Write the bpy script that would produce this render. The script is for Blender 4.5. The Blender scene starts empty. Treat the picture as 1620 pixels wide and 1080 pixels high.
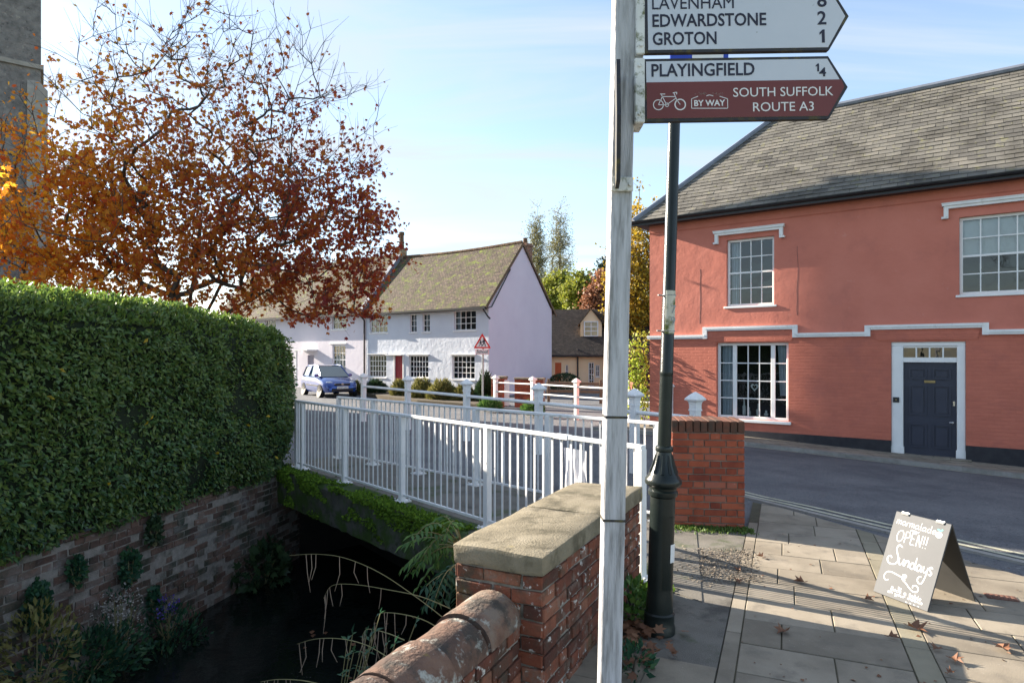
import bpy, bmesh, math, random
import numpy as np
from mathutils import Vector, Matrix, Euler

# ------------------------------------------------------------------ camera, sky, sun, exposure
SC = bpy.context.scene
COL = SC.collection
EYE = 1.85
FPX = 1010.0            # focal length in pixels of a 1620 px wide frame
YH = 560.0              # horizon row
SUN_AZ, SUN_EL = -60.5, 21.5    # degrees, measured from +Y towards +X

cam = bpy.data.cameras.new('camera'); cam_o = bpy.data.objects.new('camera', cam); COL.objects.link(cam_o)
cam.sensor_width = 36; cam.lens = FPX / 1620 * 36; cam.shift_y = 20 / 1620; cam.clip_end = 3000; cam.clip_start = .05
cam_o.location = (0, 0, EYE); cam_o.rotation_euler = (math.pi / 2, 0, 0)
SC.camera = cam_o

W = bpy.data.worlds.new('World'); SC.world = W; W.use_nodes = True
nt = W.node_tree; N = nt.nodes; L = nt.links
bg = N['Background']
sky = N.new('ShaderNodeTexSky'); sky.sky_type = 'NISHITA'; sky.sun_disc = False
sky.sun_elevation = math.radians(SUN_EL); sky.sun_rotation = math.radians(SUN_AZ)
sky.air_density = 1.0; sky.dust_density = .35; sky.ozone_density = 1.5
tc = N.new('ShaderNodeTexCoord')
sep = N.new('ShaderNodeSeparateXYZ'); L.new(tc.outputs['Generated'], sep.inputs[0])
zz = N.new('ShaderNodeMath'); zz.operation = 'MAXIMUM'; L.new(sep.outputs['Z'], zz.inputs[0]); zz.inputs[1].default_value = 0.0
za = N.new('ShaderNodeMath'); za.operation = 'ADD'; L.new(zz.outputs[0], za.inputs[0]); za.inputs[1].default_value = .14
dv = N.new('ShaderNodeVectorMath'); dv.operation = 'DIVIDE'
cmb = N.new('ShaderNodeCombineXYZ')
for i in range(3): L.new(za.outputs[0], cmb.inputs[i])
L.new(tc.outputs['Generated'], dv.inputs[0]); L.new(cmb.outputs[0], dv.inputs[1])
def cloud(rot, scl, nscale, lo, hi, dist, seed):
    mp = N.new('ShaderNodeMapping'); mp.inputs['Rotation'].default_value = (0, 0, math.radians(rot)); mp.inputs['Scale'].default_value = scl
    mp.inputs['Location'].default_value = (seed, seed * .7, 0)
    L.new(dv.outputs[0], mp.inputs[0])
    no = N.new('ShaderNodeTexNoise'); no.inputs['Scale'].default_value = nscale; no.inputs['Detail'].default_value = 6; no.inputs['Roughness'].default_value = .55
    no.inputs['Distortion'].default_value = dist
    L.new(mp.outputs[0], no.inputs['Vector'])
    mr = N.new('ShaderNodeMapRange'); mr.interpolation_type = 'SMOOTHSTEP'
    mr.inputs[1].default_value = lo; mr.inputs[2].default_value = hi
    L.new(no.outputs['Fac'], mr.inputs[0]); return mr.outputs[0]
c1 = cloud(18, (.35, 1.6, 1), 1.1, .44, .74, .9, 3.1)
c2 = cloud(-14, (.5, 3.2, 1), .8, .46, .72, .4, 7.3)
mx = N.new('ShaderNodeMath'); mx.operation = 'MAXIMUM'; L.new(c1, mx.inputs[0]); L.new(c2, mx.inputs[1])
mm = N.new('ShaderNodeMath'); mm.operation = 'MULTIPLY_ADD'; L.new(mx.outputs[0], mm.inputs[0]); mm.inputs[1].default_value = .72; mm.inputs[2].default_value = .18
mixc = N.new('ShaderNodeMix'); mixc.data_type = 'RGBA'
L.new(mm.outputs[0], mixc.inputs[0]); L.new(sky.outputs[0], mixc.inputs[6]); mixc.inputs[7].default_value = (2.45, 2.7, 3.02, 1)
L.new(mixc.outputs[2], bg.inputs[0]); bg.inputs[1].default_value = .088

sl = bpy.data.lights.new('sun', 'SUN'); sl.energy = 5.0; sl.angle = math.radians(.27); sl.color = (1, .89, .74)
so = bpy.data.objects.new('sun', sl); COL.objects.link(so)
az, el = math.radians(SUN_AZ), math.radians(SUN_EL)
SUNV = Vector((math.sin(az) * math.cos(el), math.cos(az) * math.cos(el), math.sin(el)))
so.rotation_euler = SUNV.to_track_quat('Z', 'Y').to_euler(); so.location = (-20, 10, 20)
SC.view_settings.view_transform = 'Standard'; SC.view_settings.look = 'None'
SC.view_settings.exposure = 1.93; SC.view_settings.gamma = 1

# ------------------------------------------------------------------ helpers
rnd = random.Random(11)
rng = np.random.default_rng(5)
def gp(px, py, z=0.0):
    """world point at height z seen at photo pixel"""
    Y = (EYE - z) * FPX / (py - YH); return Vector(((px - 810) / FPX * Y, Y, z))
def dp(px, py, Y):
    """world point at depth Y"""
    return Vector(((px - 810) / FPX * Y, Y, EYE + (YH - py) / FPX * Y))

class MB:
    def __init__(s): s.v = []; s.f = []; s.m = []
    def add(s, vs, fs, mi=0):
        o = len(s.v); s.v += [tuple(v) for v in vs]; s.f += [tuple(o + i for i in f) for f in fs]; s.m += [mi] * len(fs); return s
    def box(s, x0, x1, y0, y1, z0, z1, mi=0, M=None):
        vs = [Vector(p) for p in ((x0,y0,z0),(x1,y0,z0),(x1,y1,z0),(x0,y1,z0),(x0,y0,z1),(x1,y0,z1),(x1,y1,z1),(x0,y1,z1))]
        if M is not None: vs = [M @ v for v in vs]
        return s.add(vs, ((0,3,2,1),(4,5,6,7),(0,1,5,4),(1,2,6,5),(2,3,7,6),(3,0,4,7)), mi)
    def cbox(s, x0, x1, y0, y1, z0, z1, b=.005, mi=0, M=None):
        """chamfered box"""
        b = min(b, (x1-x0)*.45, (y1-y0)*.45, (z1-z0)*.45)
        bm = bmesh.new(); bmesh.ops.create_cube(bm, size=1)
        for v in bm.verts:
            v.co = Vector((x0 + (v.co.x+.5)*(x1-x0), y0 + (v.co.y+.5)*(y1-y0), z0 + (v.co.z+.5)*(z1-z0)))
        bmesh.ops.bevel(bm, geom=bm.edges[:], offset=b, segments=1, affect='EDGES')
        s.bm(bm, mi, M); return s
    def bm(s, bm, mi=0, M=None):
        bm.verts.index_update()
        vs = [(M @ v.co) if M is not None else v.co.copy() for v in bm.verts]
        s.add(vs, [[v.index for v in f.verts] for f in bm.faces], mi); bm.free(); return s
    def quad(s, a, b, c, d, mi=0): return s.add((a, b, c, d), ((0,1,2,3),), mi)
    def prism(s, pts, y0, y1, mi=0, M=None):
        """outline in x,z extruded along y; pts counter-clockwise seen from -y"""
        n = len(pts); vs = [Vector((p[0], y0, p[1])) for p in pts] + [Vector((p[0], y1, p[1])) for p in pts]
        if M is not None: vs = [M @ v for v in vs]
        fs = [tuple(range(n)), tuple(range(2*n-1, n-1, -1))] + [(i, i+n, (i+1)%n+n, (i+1)%n) for i in range(n)]
        return s.add(vs, fs, mi)
    def slab(s, pts, z0, z1, mi=0):
        n = len(pts); vs = [(p[0], p[1], z0) for p in pts] + [(p[0], p[1], z1) for p in pts]
        fs = [tuple(range(n-1, -1, -1)), tuple(range(n, 2*n))] + [(i, (i+1)%n, (i+1)%n+n, i+n) for i in range(n)]
        return s.add(vs, fs, mi)
    def tube(s, pts, rad, n=8, mi=0, caps=True):
        pts = [Vector(p) for p in pts]
        if not hasattr(rad, '__len__'): rad = [rad] * len(pts)
        vs = []; up = None
        for i, p in enumerate(pts):
            d = (pts[min(i+1, len(pts)-1)] - pts[max(i-1, 0)])
            d = d.normalized() if d.length > 1e-9 else Vector((0,0,1))
            if up is None: up = Vector((1,0,0)) if abs(d.x) < .8 else Vector((0,1,0))
            a = (up - d * up.dot(d)).normalized(); b = d.cross(a); up = a
            for k in range(n):
                t = 2*math.pi*k/n; vs.append(p + (a*math.cos(t) + b*math.sin(t))*rad[i])
        fs = []
        for i in range(len(pts)-1):
            for k in range(n):
                fs.append((i*n+k, i*n+(k+1)%n, (i+1)*n+(k+1)%n, (i+1)*n+k))
        if caps: fs.append(tuple(range(n-1,-1,-1))); fs.append(tuple((len(pts)-1)*n+k for k in range(n)))
        return s.add(vs, fs, mi)
    def lathe(s, prof, n=24, mi=0, c=(0,0,0), sq=False):
        vs = []; fs = []
        for r, z in prof:
            for k in range(n):
                t = 2*math.pi*(k+.5)/n; q = r
                if sq: q = r / max(abs(math.cos(t)), abs(math.sin(t)))
                vs.append((c[0]+q*math.cos(t), c[1]+q*math.sin(t), c[2]+z))
        for i in range(len(prof)-1):
            for k in range(n): fs.append((i*n+k, i*n+(k+1)%n, (i+1)*n+(k+1)%n, (i+1)*n+k))
        fs.append(tuple(range(n-1,-1,-1))); fs.append(tuple((len(prof)-1)*n+k for k in range(n)))
        return s.add(vs, fs, mi)
    def build(s, name, mats, parent=None, loc=None, rot=None, smooth=False, uv=True):
        me = bpy.data.meshes.new(name); me.from_pydata(s.v, [], s.f); 
        if not isinstance(mats, (list, tuple)): mats = [mats]
        for m in mats: me.materials.append(m)
        if len(mats) > 1: me.polygons.foreach_set('material_index', s.m)
        me.update()
        if uv: box_uv(me)
        if smooth:
            me.polygons.foreach_set('use_smooth', [True]*len(me.polygons)); me.set_sharp_from_angle(angle=math.radians(38))
        return link(name, me, parent, loc, rot)
def box_uv(me):
    n = len(me.loops)
    if not n: return
    co = np.empty(len(me.vertices)*3); me.vertices.foreach_get('co', co); co = co.reshape(-1,3)
    nf = len(me.polygons); nm = np.empty(nf*3); me.polygons.foreach_get('normal', nm); nm = nm.reshape(-1,3)
    tot = np.empty(nf, int); me.polygons.foreach_get('loop_total', tot)
    vi = np.empty(n, int); me.loops.foreach_get('vertex_index', vi)
    t = np.cross([0,0,1.], nm); ln = np.linalg.norm(t, axis=1)
    t[ln < .05] = [1,0,0]; t /= np.linalg.norm(t, axis=1)[:,None]
    b = np.cross(nm, t); fi = np.repeat(np.arange(nf), tot)
    p = co[vi]; uv = np.stack([(p*t[fi]).sum(1), (p*b[fi]).sum(1)], 1)
    l = me.uv_layers.new(name='UVMap'); l.data.foreach_set('uv', uv.ravel())
def link(name, me, parent=None, loc=None, rot=None):
    o = bpy.data.objects.new(name, me); COL.objects.link(o)
    if parent is not None: o.parent = parent
    if loc is not None: o.location = loc
    if rot is not None: o.rotation_euler = rot
    return o
def tag(o, label=None, cat=None, group=None, kind=None):
    if label: o['label'] = label
    if cat: o['category'] = cat
    if group: o['group'] = group
    if kind: o['kind'] = kind
    return o
def thing(name, label, cat, loc=(0,0,0), rotz=0, group=None):
    o = bpy.data.objects.new(name, None); COL.objects.link(o); o.location = loc; o.rotation_euler = (0,0,rotz)
    o.empty_display_size = .2
    return tag(o, label, cat, group)
def copy(o, parent, loc=None, rot=None):
    c = o.copy(); COL.objects.link(c); c.parent = parent
    if loc is not None: c.location = loc
    if rot is not None: c.rotation_euler = rot
    return c
def np_mesh(name, V, F, mat, parent=None, loc=None, smooth=False):
    """V (n,3), F (m,k) arrays"""
    me = bpy.data.meshes.new(name); m, k = F.shape
    me.vertices.add(len(V)); me.vertices.foreach_set('co', np.ascontiguousarray(V, dtype=np.float32).ravel())
    me.loops.add(m*k); me.loops.foreach_set('vertex_index', F.astype(np.int32).ravel())
    me.polygons.add(m); me.polygons.foreach_set('loop_start', np.arange(0, m*k, k, dtype=np.int32))
    me.update(calc_edges=True); me.validate()
    for mm_ in (mat if isinstance(mat, (list, tuple)) else [mat]): me.materials.append(mm_)
    if smooth: me.polygons.foreach_set('use_smooth', [True]*m)
    return link(name, me, parent, loc)

# ------------------------------------------------------------------ materials
def mat(name, cols, scale=4, detail=5, rough=.8, bump=0, bscale=30, bdist=.01, island=0, brick=None, spots=(), coord='Object', metal=0, spec=.4, stretch=(1,1,1), coat=0, hue=0, bdetail=4):
    m = bpy.data.materials.new(name); m.use_nodes = True; t = m.node_tree; n = t.nodes; l = t.links
    p = n['Principled BSDF']; p.inputs['Roughness'].default_value = rough; p.inputs['Metallic'].default_value = metal
    p.inputs['Specular IOR Level'].default_value = spec
    if coat: p.inputs['Coat Weight'].default_value = coat; p.inputs['Coat Roughness'].default_value = .05
    tcn = n.new('ShaderNodeTexCoord'); mp = n.new('ShaderNodeMapping'); mp.inputs['Scale'].default_value = stretch
    l.new(tcn.outputs[coord], mp.inputs[0])
    def noise(sc, det=5, ro=.6, off=0):
        x = n.new('ShaderNodeTexNoise'); x.inputs['Scale'].default_value = sc; x.inputs['Detail'].default_value = det; x.inputs['Roughness'].default_value = ro
        if off:
            m2 = n.new('ShaderNodeMapping'); m2.inputs['Location'].default_value = (off, off*1.7, off*.6); l.new(mp.outputs[0], m2.inputs[0]); l.new(m2.outputs[0], x.inputs['Vector'])
        else: l.new(mp.outputs[0], x.inputs['Vector'])
        return x.outputs['Fac']
    fac = noise(scale, detail)
    if island:
        g = n.new('ShaderNodeNewGeometry'); ma = n.new('ShaderNodeMath'); ma.operation = 'MULTIPLY_ADD'; ma.inputs[1].default_value = island; 
        sb = n.new('ShaderNodeMath'); sb.operation = 'SUBTRACT'; l.new(g.outputs['Random Per Island'], sb.inputs[0]); sb.inputs[1].default_value = .5
        l.new(sb.outputs[0], ma.inputs[0]); l.new(fac, ma.inputs[2]); fac = ma.outputs[0]
    r = n.new('ShaderNodeValToRGB'); cr = r.color_ramp
    k = len(cols); pos = [(.3 + .4*i/(k-1)) if k > 1 else .5 for i in range(k)]
    if island > .5: pos = [(.08 + .84*i/(k-1)) if k > 1 else .5 for i in range(k)]
    while len(cr.elements) < k: cr.elements.new(.5)
    for i in range(k): cr.elements[i].position = pos[i]; cr.elements[i].color = (*cols[i][:3], 1)
    l.new(fac, r.inputs[0]); col = r.outputs[0]
    hsrc = None
    if brick:
        bw, bh, mo, mcol, var, bb = brick
        bt = n.new('ShaderNodeTexBrick'); l.new(tcn.outputs['UV'], bt.inputs['Vector'])
        bt.inputs['Scale'].default_value = 1; bt.inputs['Brick Width'].default_value = bw; bt.inputs['Row Height'].default_value = bh; bt.inputs['Mortar Size'].default_value = mo; bt.inputs['Mortar Smooth'].default_value = .3
        bt.inputs['Color1'].default_value = (1-var, 1-var, 1-var, 1); bt.inputs['Color2'].default_value = (1+var, 1+var, 1+var, 1); bt.inputs['Mortar'].default_value = (1,1,1,1); bt.inputs['Bias'].default_value = 0
        mu = n.new('ShaderNodeMix'); mu.data_type = 'RGBA'; mu.blend_type = 'MULTIPLY'; mu.clamp_result = False; mu.inputs[0].default_value = 1; l.new(col, mu.inputs[6]); l.new(bt.outputs['Color'], mu.inputs[7])
        mc = n.new('ShaderNodeMix'); mc.data_type = 'RGBA'; l.new(bt.outputs['Fac'], mc.inputs[0]); l.new(mu.outputs[2], mc.inputs[6])
        if mcol: mc.inputs[7].default_value = (*mcol, 1); col = mc.outputs[2]
        else: col = mu.outputs[2]
        hsrc = (bt.outputs['Fac'], bb)
    for i, sp in enumerate(spots):
        scol, ssc, lo, hi = sp[:4]; st = sp[4] if len(sp) > 4 else 1
        f2 = noise(ssc, 6, .65, 3.3 + i*5)
        mr = n.new('ShaderNodeMapRange'); mr.inputs[1].default_value = lo; mr.inputs[2].default_value = hi; mr.inputs[4].default_value = st; l.new(f2, mr.inputs[0])
        x = n.new('ShaderNodeMix'); x.data_type = 'RGBA'; l.new(mr.outputs[0], x.inputs[0]); l.new(col, x.inputs[6]); x.inputs[7].default_value = (*scol, 1); col = x.outputs[2]
    l.new(col, p.inputs['Base Color'])
    last = None
    if bump:
        bu = n.new('ShaderNodeBump'); bu.inputs['Strength'].default_value = bump; bu.inputs['Distance'].default_value = bdist
        l.new(noise(bscale, bdetail, .6, 9.1), bu.inputs['Height']); last = bu
    if hsrc:
        b2 = n.new('ShaderNodeBump'); b2.invert = True; b2.inputs['Strength'].default_value = hsrc[1]; b2.inputs['Distance'].default_value = .01
        l.new(hsrc[0], b2.inputs['Height'])
        if last: l.new(last.outputs[0], b2.inputs['Normal'])
        last = b2
    if last: l.new(last.outputs[0], p.inputs['Normal'])
    return m
def leafmat(name, cols, rough=.5, trans=.35, grad=None, spec=.4):
    """leaf colours by a random number per leaf; grad=(axis, lo, hi, colsB): blends to a second ramp along object axis"""
    m = bpy.data.materials.new(name); m.use_nodes = True; t = m.node_tree; n = t.nodes; l = t.links
    p = n['Principled BSDF']; p.inputs['Roughness'].default_value = rough; p.inputs['Specular IOR Level'].default_value = spec
    g = n.new('ShaderNodeNewGeometry')
    def ramp(cs):
        r = n.new('ShaderNodeValToRGB'); r.color_ramp.interpolation = 'LINEAR'
        while len(r.color_ramp.elements) < len(cs): r.color_ramp.elements.new(.5)
        for i, c in enumerate(cs): r.color_ramp.elements[i].position = i/(len(cs)-1); r.color_ramp.elements[i].color = (*c, 1)
        l.new(g.outputs['Random Per Island'], r.inputs[0]); return r.outputs[0]
    col = ramp(cols)
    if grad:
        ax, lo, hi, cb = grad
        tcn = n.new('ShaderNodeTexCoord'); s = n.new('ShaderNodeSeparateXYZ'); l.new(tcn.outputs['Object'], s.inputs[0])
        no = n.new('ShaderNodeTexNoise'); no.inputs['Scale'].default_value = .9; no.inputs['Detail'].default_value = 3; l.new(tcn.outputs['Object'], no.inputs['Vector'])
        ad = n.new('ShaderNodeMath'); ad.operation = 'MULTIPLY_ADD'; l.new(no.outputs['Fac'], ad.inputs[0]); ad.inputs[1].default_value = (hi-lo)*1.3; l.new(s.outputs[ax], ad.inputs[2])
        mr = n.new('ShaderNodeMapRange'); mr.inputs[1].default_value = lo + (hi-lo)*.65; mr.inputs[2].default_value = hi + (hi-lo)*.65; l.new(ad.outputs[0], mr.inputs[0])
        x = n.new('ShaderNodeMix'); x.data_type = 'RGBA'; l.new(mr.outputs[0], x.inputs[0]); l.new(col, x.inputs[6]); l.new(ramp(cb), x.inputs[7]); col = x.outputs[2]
    l.new(col, p.inputs['Base Color'])
    tr = n.new('ShaderNodeBsdfTranslucent'); l.new(col, tr.inputs[0])
    ms = n.new('ShaderNodeMixShader'); ms.inputs[0].default_value = trans; l.new(p.outputs[0], ms.inputs[1]); l.new(tr.outputs[0], ms.inputs[2])
    l.new(ms.outputs[0], n['Material Output'].inputs[0]); return m
def glassmat(name, refl=.3, tint=(.8,.86,.86)):
    m = bpy.data.materials.new(name); m.use_nodes = True; t = m.node_tree; n = t.nodes; l = t.links
    n.remove(n['Principled BSDF'])
    tr = n.new('ShaderNodeBsdfTransparent'); tr.inputs[0].default_value = (*tint, 1)
    gl = n.new('ShaderNodeBsdfGlossy'); gl.inputs['Roughness'].default_value = .015
    fr = n.new('ShaderNodeFresnel'); fr.inputs[0].default_value = 1.5
    ad = n.new('ShaderNodeMath'); ad.operation = 'ADD'; ad.use_clamp = True; l.new(fr.outputs[0], ad.inputs[0]); ad.inputs[1].default_value = refl
    no = n.new('ShaderNodeTexNoise'); no.inputs['Scale'].default_value = 3; tcn = n.new('ShaderNodeTexCoord'); l.new(tcn.outputs['Object'], no.inputs['Vector'])
    bu = n.new('ShaderNodeBump'); bu.inputs['Strength'].default_value = .1; bu.inputs['Distance'].default_value = .02; l.new(no.outputs['Fac'], bu.inputs['Height']); l.new(bu.outputs[0], gl.inputs['Normal'])
    ms = n.new('ShaderNodeMixShader'); l.new(ad.outputs[0], ms.inputs[0]); l.new(tr.outputs[0], ms.inputs[1]); l.new(gl.outputs[0], ms.inputs[2])
    l.new(ms.outputs[0], n['Material Output'].inputs[0]); return m

white = mat('white_paint', [(.7,.7,.7), (.82,.82,.81)], 3, rough=.45, bump=.15, bscale=60, spots=[((.3,.3,.22), 9, .58, .75, .45), ((.2,.13,.07), 26, .68, .75, .7)])
white_clean = mat('white_gloss', [(.74,.74,.74), (.82,.82,.81)], 3, rough=.35)
post_white = mat('weathered_white_timber', [(.2,.2,.2), (.44,.44,.46), (.56,.56,.59)], 2.5, 9, rough=.65, bump=.5, bscale=14, stretch=(16,16,1.4), spots=[((.1,.095,.08), 1.3, .56, .7, .8), ((.06,.06,.05), 3, .66, .74, .8)])
bracket_m = mat('mossy_white_metal', [(.6,.6,.58), (.74,.74,.72)], 8, rough=.5, spots=[((.12,.13,.04), 22, .52, .66), ((.05,.05,.04), 45, .6, .7)])
black_paint = mat('black_green_gloss_paint', [(.006,.011,.01), (.014,.02,.019)], 4, rough=.3, spec=.35, bump=.15, bscale=90, spots=[((.3,.3,.28), 60, .74, .8, .5)])
black_metal = mat('black_gutter', [(.012,.012,.016), (.025,.025,.03)], 6, rough=.4)
sign_face = mat('sign_white_face', [(.5,.53,.6), (.58,.6,.66)], 2, rough=.4, spots=[((.1,.11,.06), 30, .7, .78, .8)])
sign_brown = mat('sign_brown_face', [(.13,.022,.018), (.15,.028,.022)], 2, rough=.4)
sign_dark = mat('sign_dark_lettering', [(.012,.012,.03), (.016,.016,.035)], 9, rough=.5)
sign_edge = mat('sign_mossy_edge', [(.02,.02,.03), (.03,.03,.035)], 9, rough=.6, spots=[((.09,.075,.02), 14, .5, .66)])
sign_letter_white = mat('sign_white_lettering', [(.68,.68,.68), (.75,.75,.75)], 9, rough=.5)
blue_sign = mat('blue_sign_face', [(.01,.04,.36), (.012,.05,.42)], 3, rough=.35)
grey_metal = mat('galvanised_grey', [(.22,.23,.24), (.34,.35,.36)], 6, rough=.5, metal=.5)
brick_red = mat('red_brick', [(.08,.03,.02), (.15,.048,.028), (.22,.066,.035), (.27,.11,.065)], 5, rough=.9, bump=.8, bscale=60, island=.9, spots=[((.06,.05,.035), 5, .48, .66, .9), ((.2,.17,.14), 9, .54, .66, .7), ((.55,.54,.5), 17, .6, .66), ((.09,.1,.04), 3.2, .6, .7, .6)])
brick_pier = mat('bright_red_brick', [(.17,.036,.02), (.27,.06,.028), (.34,.085,.04), (.3,.1,.065)], 6, rough=.85, bump=.4, bscale=70, island=.8, spots=[((.07,.045,.03), 4, .58, .72, .8), ((.45,.3,.26), 16, .68, .76, .7)])
brick_cap = mat('brown_soldier_brick', [(.09,.04,.025), (.16,.06,.035)], 6, rough=.85, bump=.4, bscale=70, island=.6, spots=[((.05,.04,.03), 6, .5, .65, .8)])
mortar = mat('lime_mortar', [(.2,.18,.15), (.34,.31,.27)], 12, rough=.95, bump=.8, bscale=70, spots=[((.06,.06,.04), 6, .52, .68, .8)])
mortar_pier = mat('grey_mortar', [(.16,.13,.11), (.3,.26,.22)], 12, rough=.95, bump=.6, bscale=70)
coping_st = mat('lichened_coping_stone', [(.135,.114,.075), (.22,.187,.127), (.29,.25,.18)], 4, 8, rough=.9, bump=.6, bscale=75, bdist=.012, spots=[((.07,.06,.035), 6, .5, .64, .75), ((.38,.3,.05), 4, .66, .74, .8), ((.5,.5,.46), 26, .7, .76, .8)])
round_brick = mat('weathered_round_coping', [(.07,.045,.036), (.12,.07,.05), (.17,.1,.07), (.18,.14,.11)], 5, 8, rough=.95, bump=1, bscale=35, bdist=.015, island=.35, spots=[((.04,.037,.032), 6, .5, .62, .85), ((.36,.37,.33), 10, .57, .66, .9), ((.28,.2,.04), 5, .64, .72, .8), ((.5,.5,.47), 24, .66, .72, .8)])
stream_brick = mat('damp_old_brick', [(.07,.045,.036), (.13,.075,.055), (.19,.12,.09), (.15,.14,.125)], 4, rough=.8, bump=.9, bscale=30, island=.7, spots=[((.36,.35,.34), 4, .57, .74, .55), ((.03,.045,.028), 2.2, .47, .62, .85), ((.4,.39,.37), 18, .62, .7, .6)])
concrete_moss = mat('mossy_concrete', [(.05,.05,.04), (.1,.1,.085)], 6, rough=.95, bump=.8, bscale=40, spots=[((.04,.075,.012), 3, .42, .55), ((.02,.03,.01), 7, .55, .66, .8)])
moss_m = leafmat('moss', [(.05,.1,.008), (.1,.19,.014), (.16,.27,.02)], .9, .15)
asphalt = mat('asphalt', [(.09,.094,.104), (.125,.128,.136), (.155,.157,.163)], 1.2, 8, rough=.85, bump=.9, bscale=160, bdist=.008, spots=[((.3,.29,.28), 38, .58, .68, .7), ((.04,.04,.046), 30, .55, .63, .75), ((.06,.063,.075), .7, .5, .62, .5), ((.19,.18,.17), 1.3, .64, .74, .5)])
path_tar = mat('worn_path_tarmac', [(.12,.11,.095), (.19,.175,.15)], 3, 8, rough=.9, bump=.8, bscale=140, bdist=.008, spots=[((.26,.24,.2), 80, .62, .7, .9), ((.05,.075,.02), 1.6, .55, .66, .8), ((.03,.028,.025), 2.4, .55, .66, .6)])
gravel_m = mat('gravel', [(.12,.095,.07), (.22,.18,.14), (.34,.29,.23)], 50, 4, rough=.9, bump=1, bscale=60, bdist=.02, island=.9)
slab_m = mat('paving_slab', [(.175,.148,.112), (.24,.205,.156), (.3,.258,.2)], 2.2, 8, rough=.85, bump=.5, bscale=120, bdist=.005, island=.35, spots=[((.12,.105,.085), 4, .53, .68, .55), ((.42,.39,.33), 60, .64, .7, .5), ((.1,.09,.07), 90, .66, .72, .6)])
slab_dark = mat('dark_channel_slab', [(.19,.17,.12), (.26,.23,.165)], 4, 8, rough=.85, bump=.5, bscale=120, bdist=.005, island=.3)
joint_m = mat('sandy_joint', [(.05,.045,.03), (.09,.08,.05)], 8, rough=1, bump=.6, bscale=80)
kerb_m = mat('granite_kerb', [(.2,.19,.17), (.3,.285,.26)], 8, rough=.8, bump=.4, bscale=90, island=.4)
line_m = mat('worn_pale_yellow_line', [(.42,.4,.28), (.55,.53,.42)], 6, rough=.8, bump=.4, bscale=120, spots=[((.1,.1,.1), 9, .55, .66, .9)])
farpave_m = mat('far_pavement_stone', [(.2,.17,.13), (.3,.26,.2)], 3, rough=.85, bump=.4, bscale=80, brick=(.6,.3,.012,(.08,.07,.05),.15,.5))
pink = mat('pink_render', [(.48,.15,.105), (.55,.178,.125), (.59,.2,.143)], .8, 6, rough=.75, bump=.35, bscale=2.2, bdist=.045, bdetail=6, spots=[((.4,.13,.1), 1.1, .55, .7, .5), ((.6,.3,.25), 5, .66, .76, .4)])
pink_brick = mat('pink_painted_brick', [(.46,.135,.088), (.55,.167,.11)], 2, 6, rough=.75, bump=.35, bscale=18, bdist=.01, brick=(.225,.075,.009,None,.05,.6), spots=[((.38,.12,.09), 1.3, .54, .7, .6), ((.62,.4,.34), 14, .68, .76, .5)])
plinth_m = mat('black_plinth', [(.012,.012,.018), (.03,.03,.036)], 6, rough=.6, bump=.3, bscale=20)
slate = mat('old_slate', [(.07,.066,.06), (.12,.112,.098), (.155,.145,.125), (.2,.18,.15)], 1.1, 8, rough=.75, bump=.5, bscale=40, island=.55, spots=[((.25,.24,.11), 7, .58, .7, .7), ((.055,.05,.042), 1.3, .48, .62, .7)])
lead = mat('lead_flashing', [(.14,.16,.2), (.2,.22,.27)], 5, rough=.6)
door_m = mat('dark_blue_grey_door', [(.03,.035,.055), (.038,.043,.065)], 3, rough=.45)
brass = mat('dull_brass', [(.25,.19,.09), (.35,.27,.13)], 9, rough=.4, metal=.8)
chrome = mat('chrome', [(.6,.6,.6), (.7,.7,.7)], 9, rough=.2, metal=1)
glass = glassmat('window_glass', .05)
glass_far = glassmat('far_window_glass', .05)
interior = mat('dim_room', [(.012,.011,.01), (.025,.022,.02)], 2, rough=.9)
curtain = mat('pale_blue_curtain', [(.5,.55,.62), (.62,.66,.72)], 6, rough=.9)
blind_m = mat('white_blind', [(.7,.72,.76), (.78,.8,.82)], 3, rough=.9)
heart_m = mat('white_heart', [(.75,.78,.75), (.8,.82,.8)], 4, rough=.6)
pale_blue = mat('pale_blue_grey_render', [(.56,.6,.68), (.63,.67,.74)], 1.2, 6, rough=.85, bump=.55, bscale=3.5, bdist=.05, bdetail=6)
lilac = mat('lilac_render', [(.54,.49,.575), (.59,.54,.62)], .7, 6, rough=.85, bump=.25, bscale=5, bdist=.02, spots=[((.5,.44,.54), 1.2, .55, .7, .5)])
pale_lilac = mat('pale_lilac_render', [(.66,.62,.68), (.72,.68,.73)], .9, 6, rough=.85, bump=.3, bscale=4, bdist=.03)
cream_r = mat('cream_orange_render', [(.8,.58,.35), (.85,.66,.43)], 1, 6, rough=.85, bump=.3, bscale=6, bdist=.02)
tile_m = mat('mossy_clay_tiles', [(.05,.036,.026), (.09,.064,.046), (.13,.094,.068), (.12,.1,.08)], 5, 8, rough=.9, bump=.8, bscale=14, bdist=.03, brick=(.17,.11,.012,(.03,.025,.02),.35,1), spots=[((.08,.095,.018), 2.2, .5, .64, .75), ((.15,.19,.02), 3.2, .56, .65, .9)])
tile_dark = mat('dark_clay_tiles', [(.035,.026,.022), (.06,.045,.038), (.09,.066,.05)], 5, 8, rough=.9, bump=.8, bscale=14, bdist=.03, brick=(.17,.11,.012,(.02,.018,.016),.35,1))
tile_warm = mat('warm_clay_tiles', [(.12,.07,.04), (.2,.12,.07)], 5, 8, rough=.9, bump=.8, bscale=14, bdist=.03, brick=(.17,.11,.012,(.04,.03,.02),.35,1))
timber = mat('brown_timber', [(.09,.055,.035), (.15,.095,.06)], 6, rough=.8, stretch=(1,1,8))
red_door = mat('dark_red_door', [(.28,.02,.03), (.33,.03,.04)], 4, rough=.5)
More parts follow.
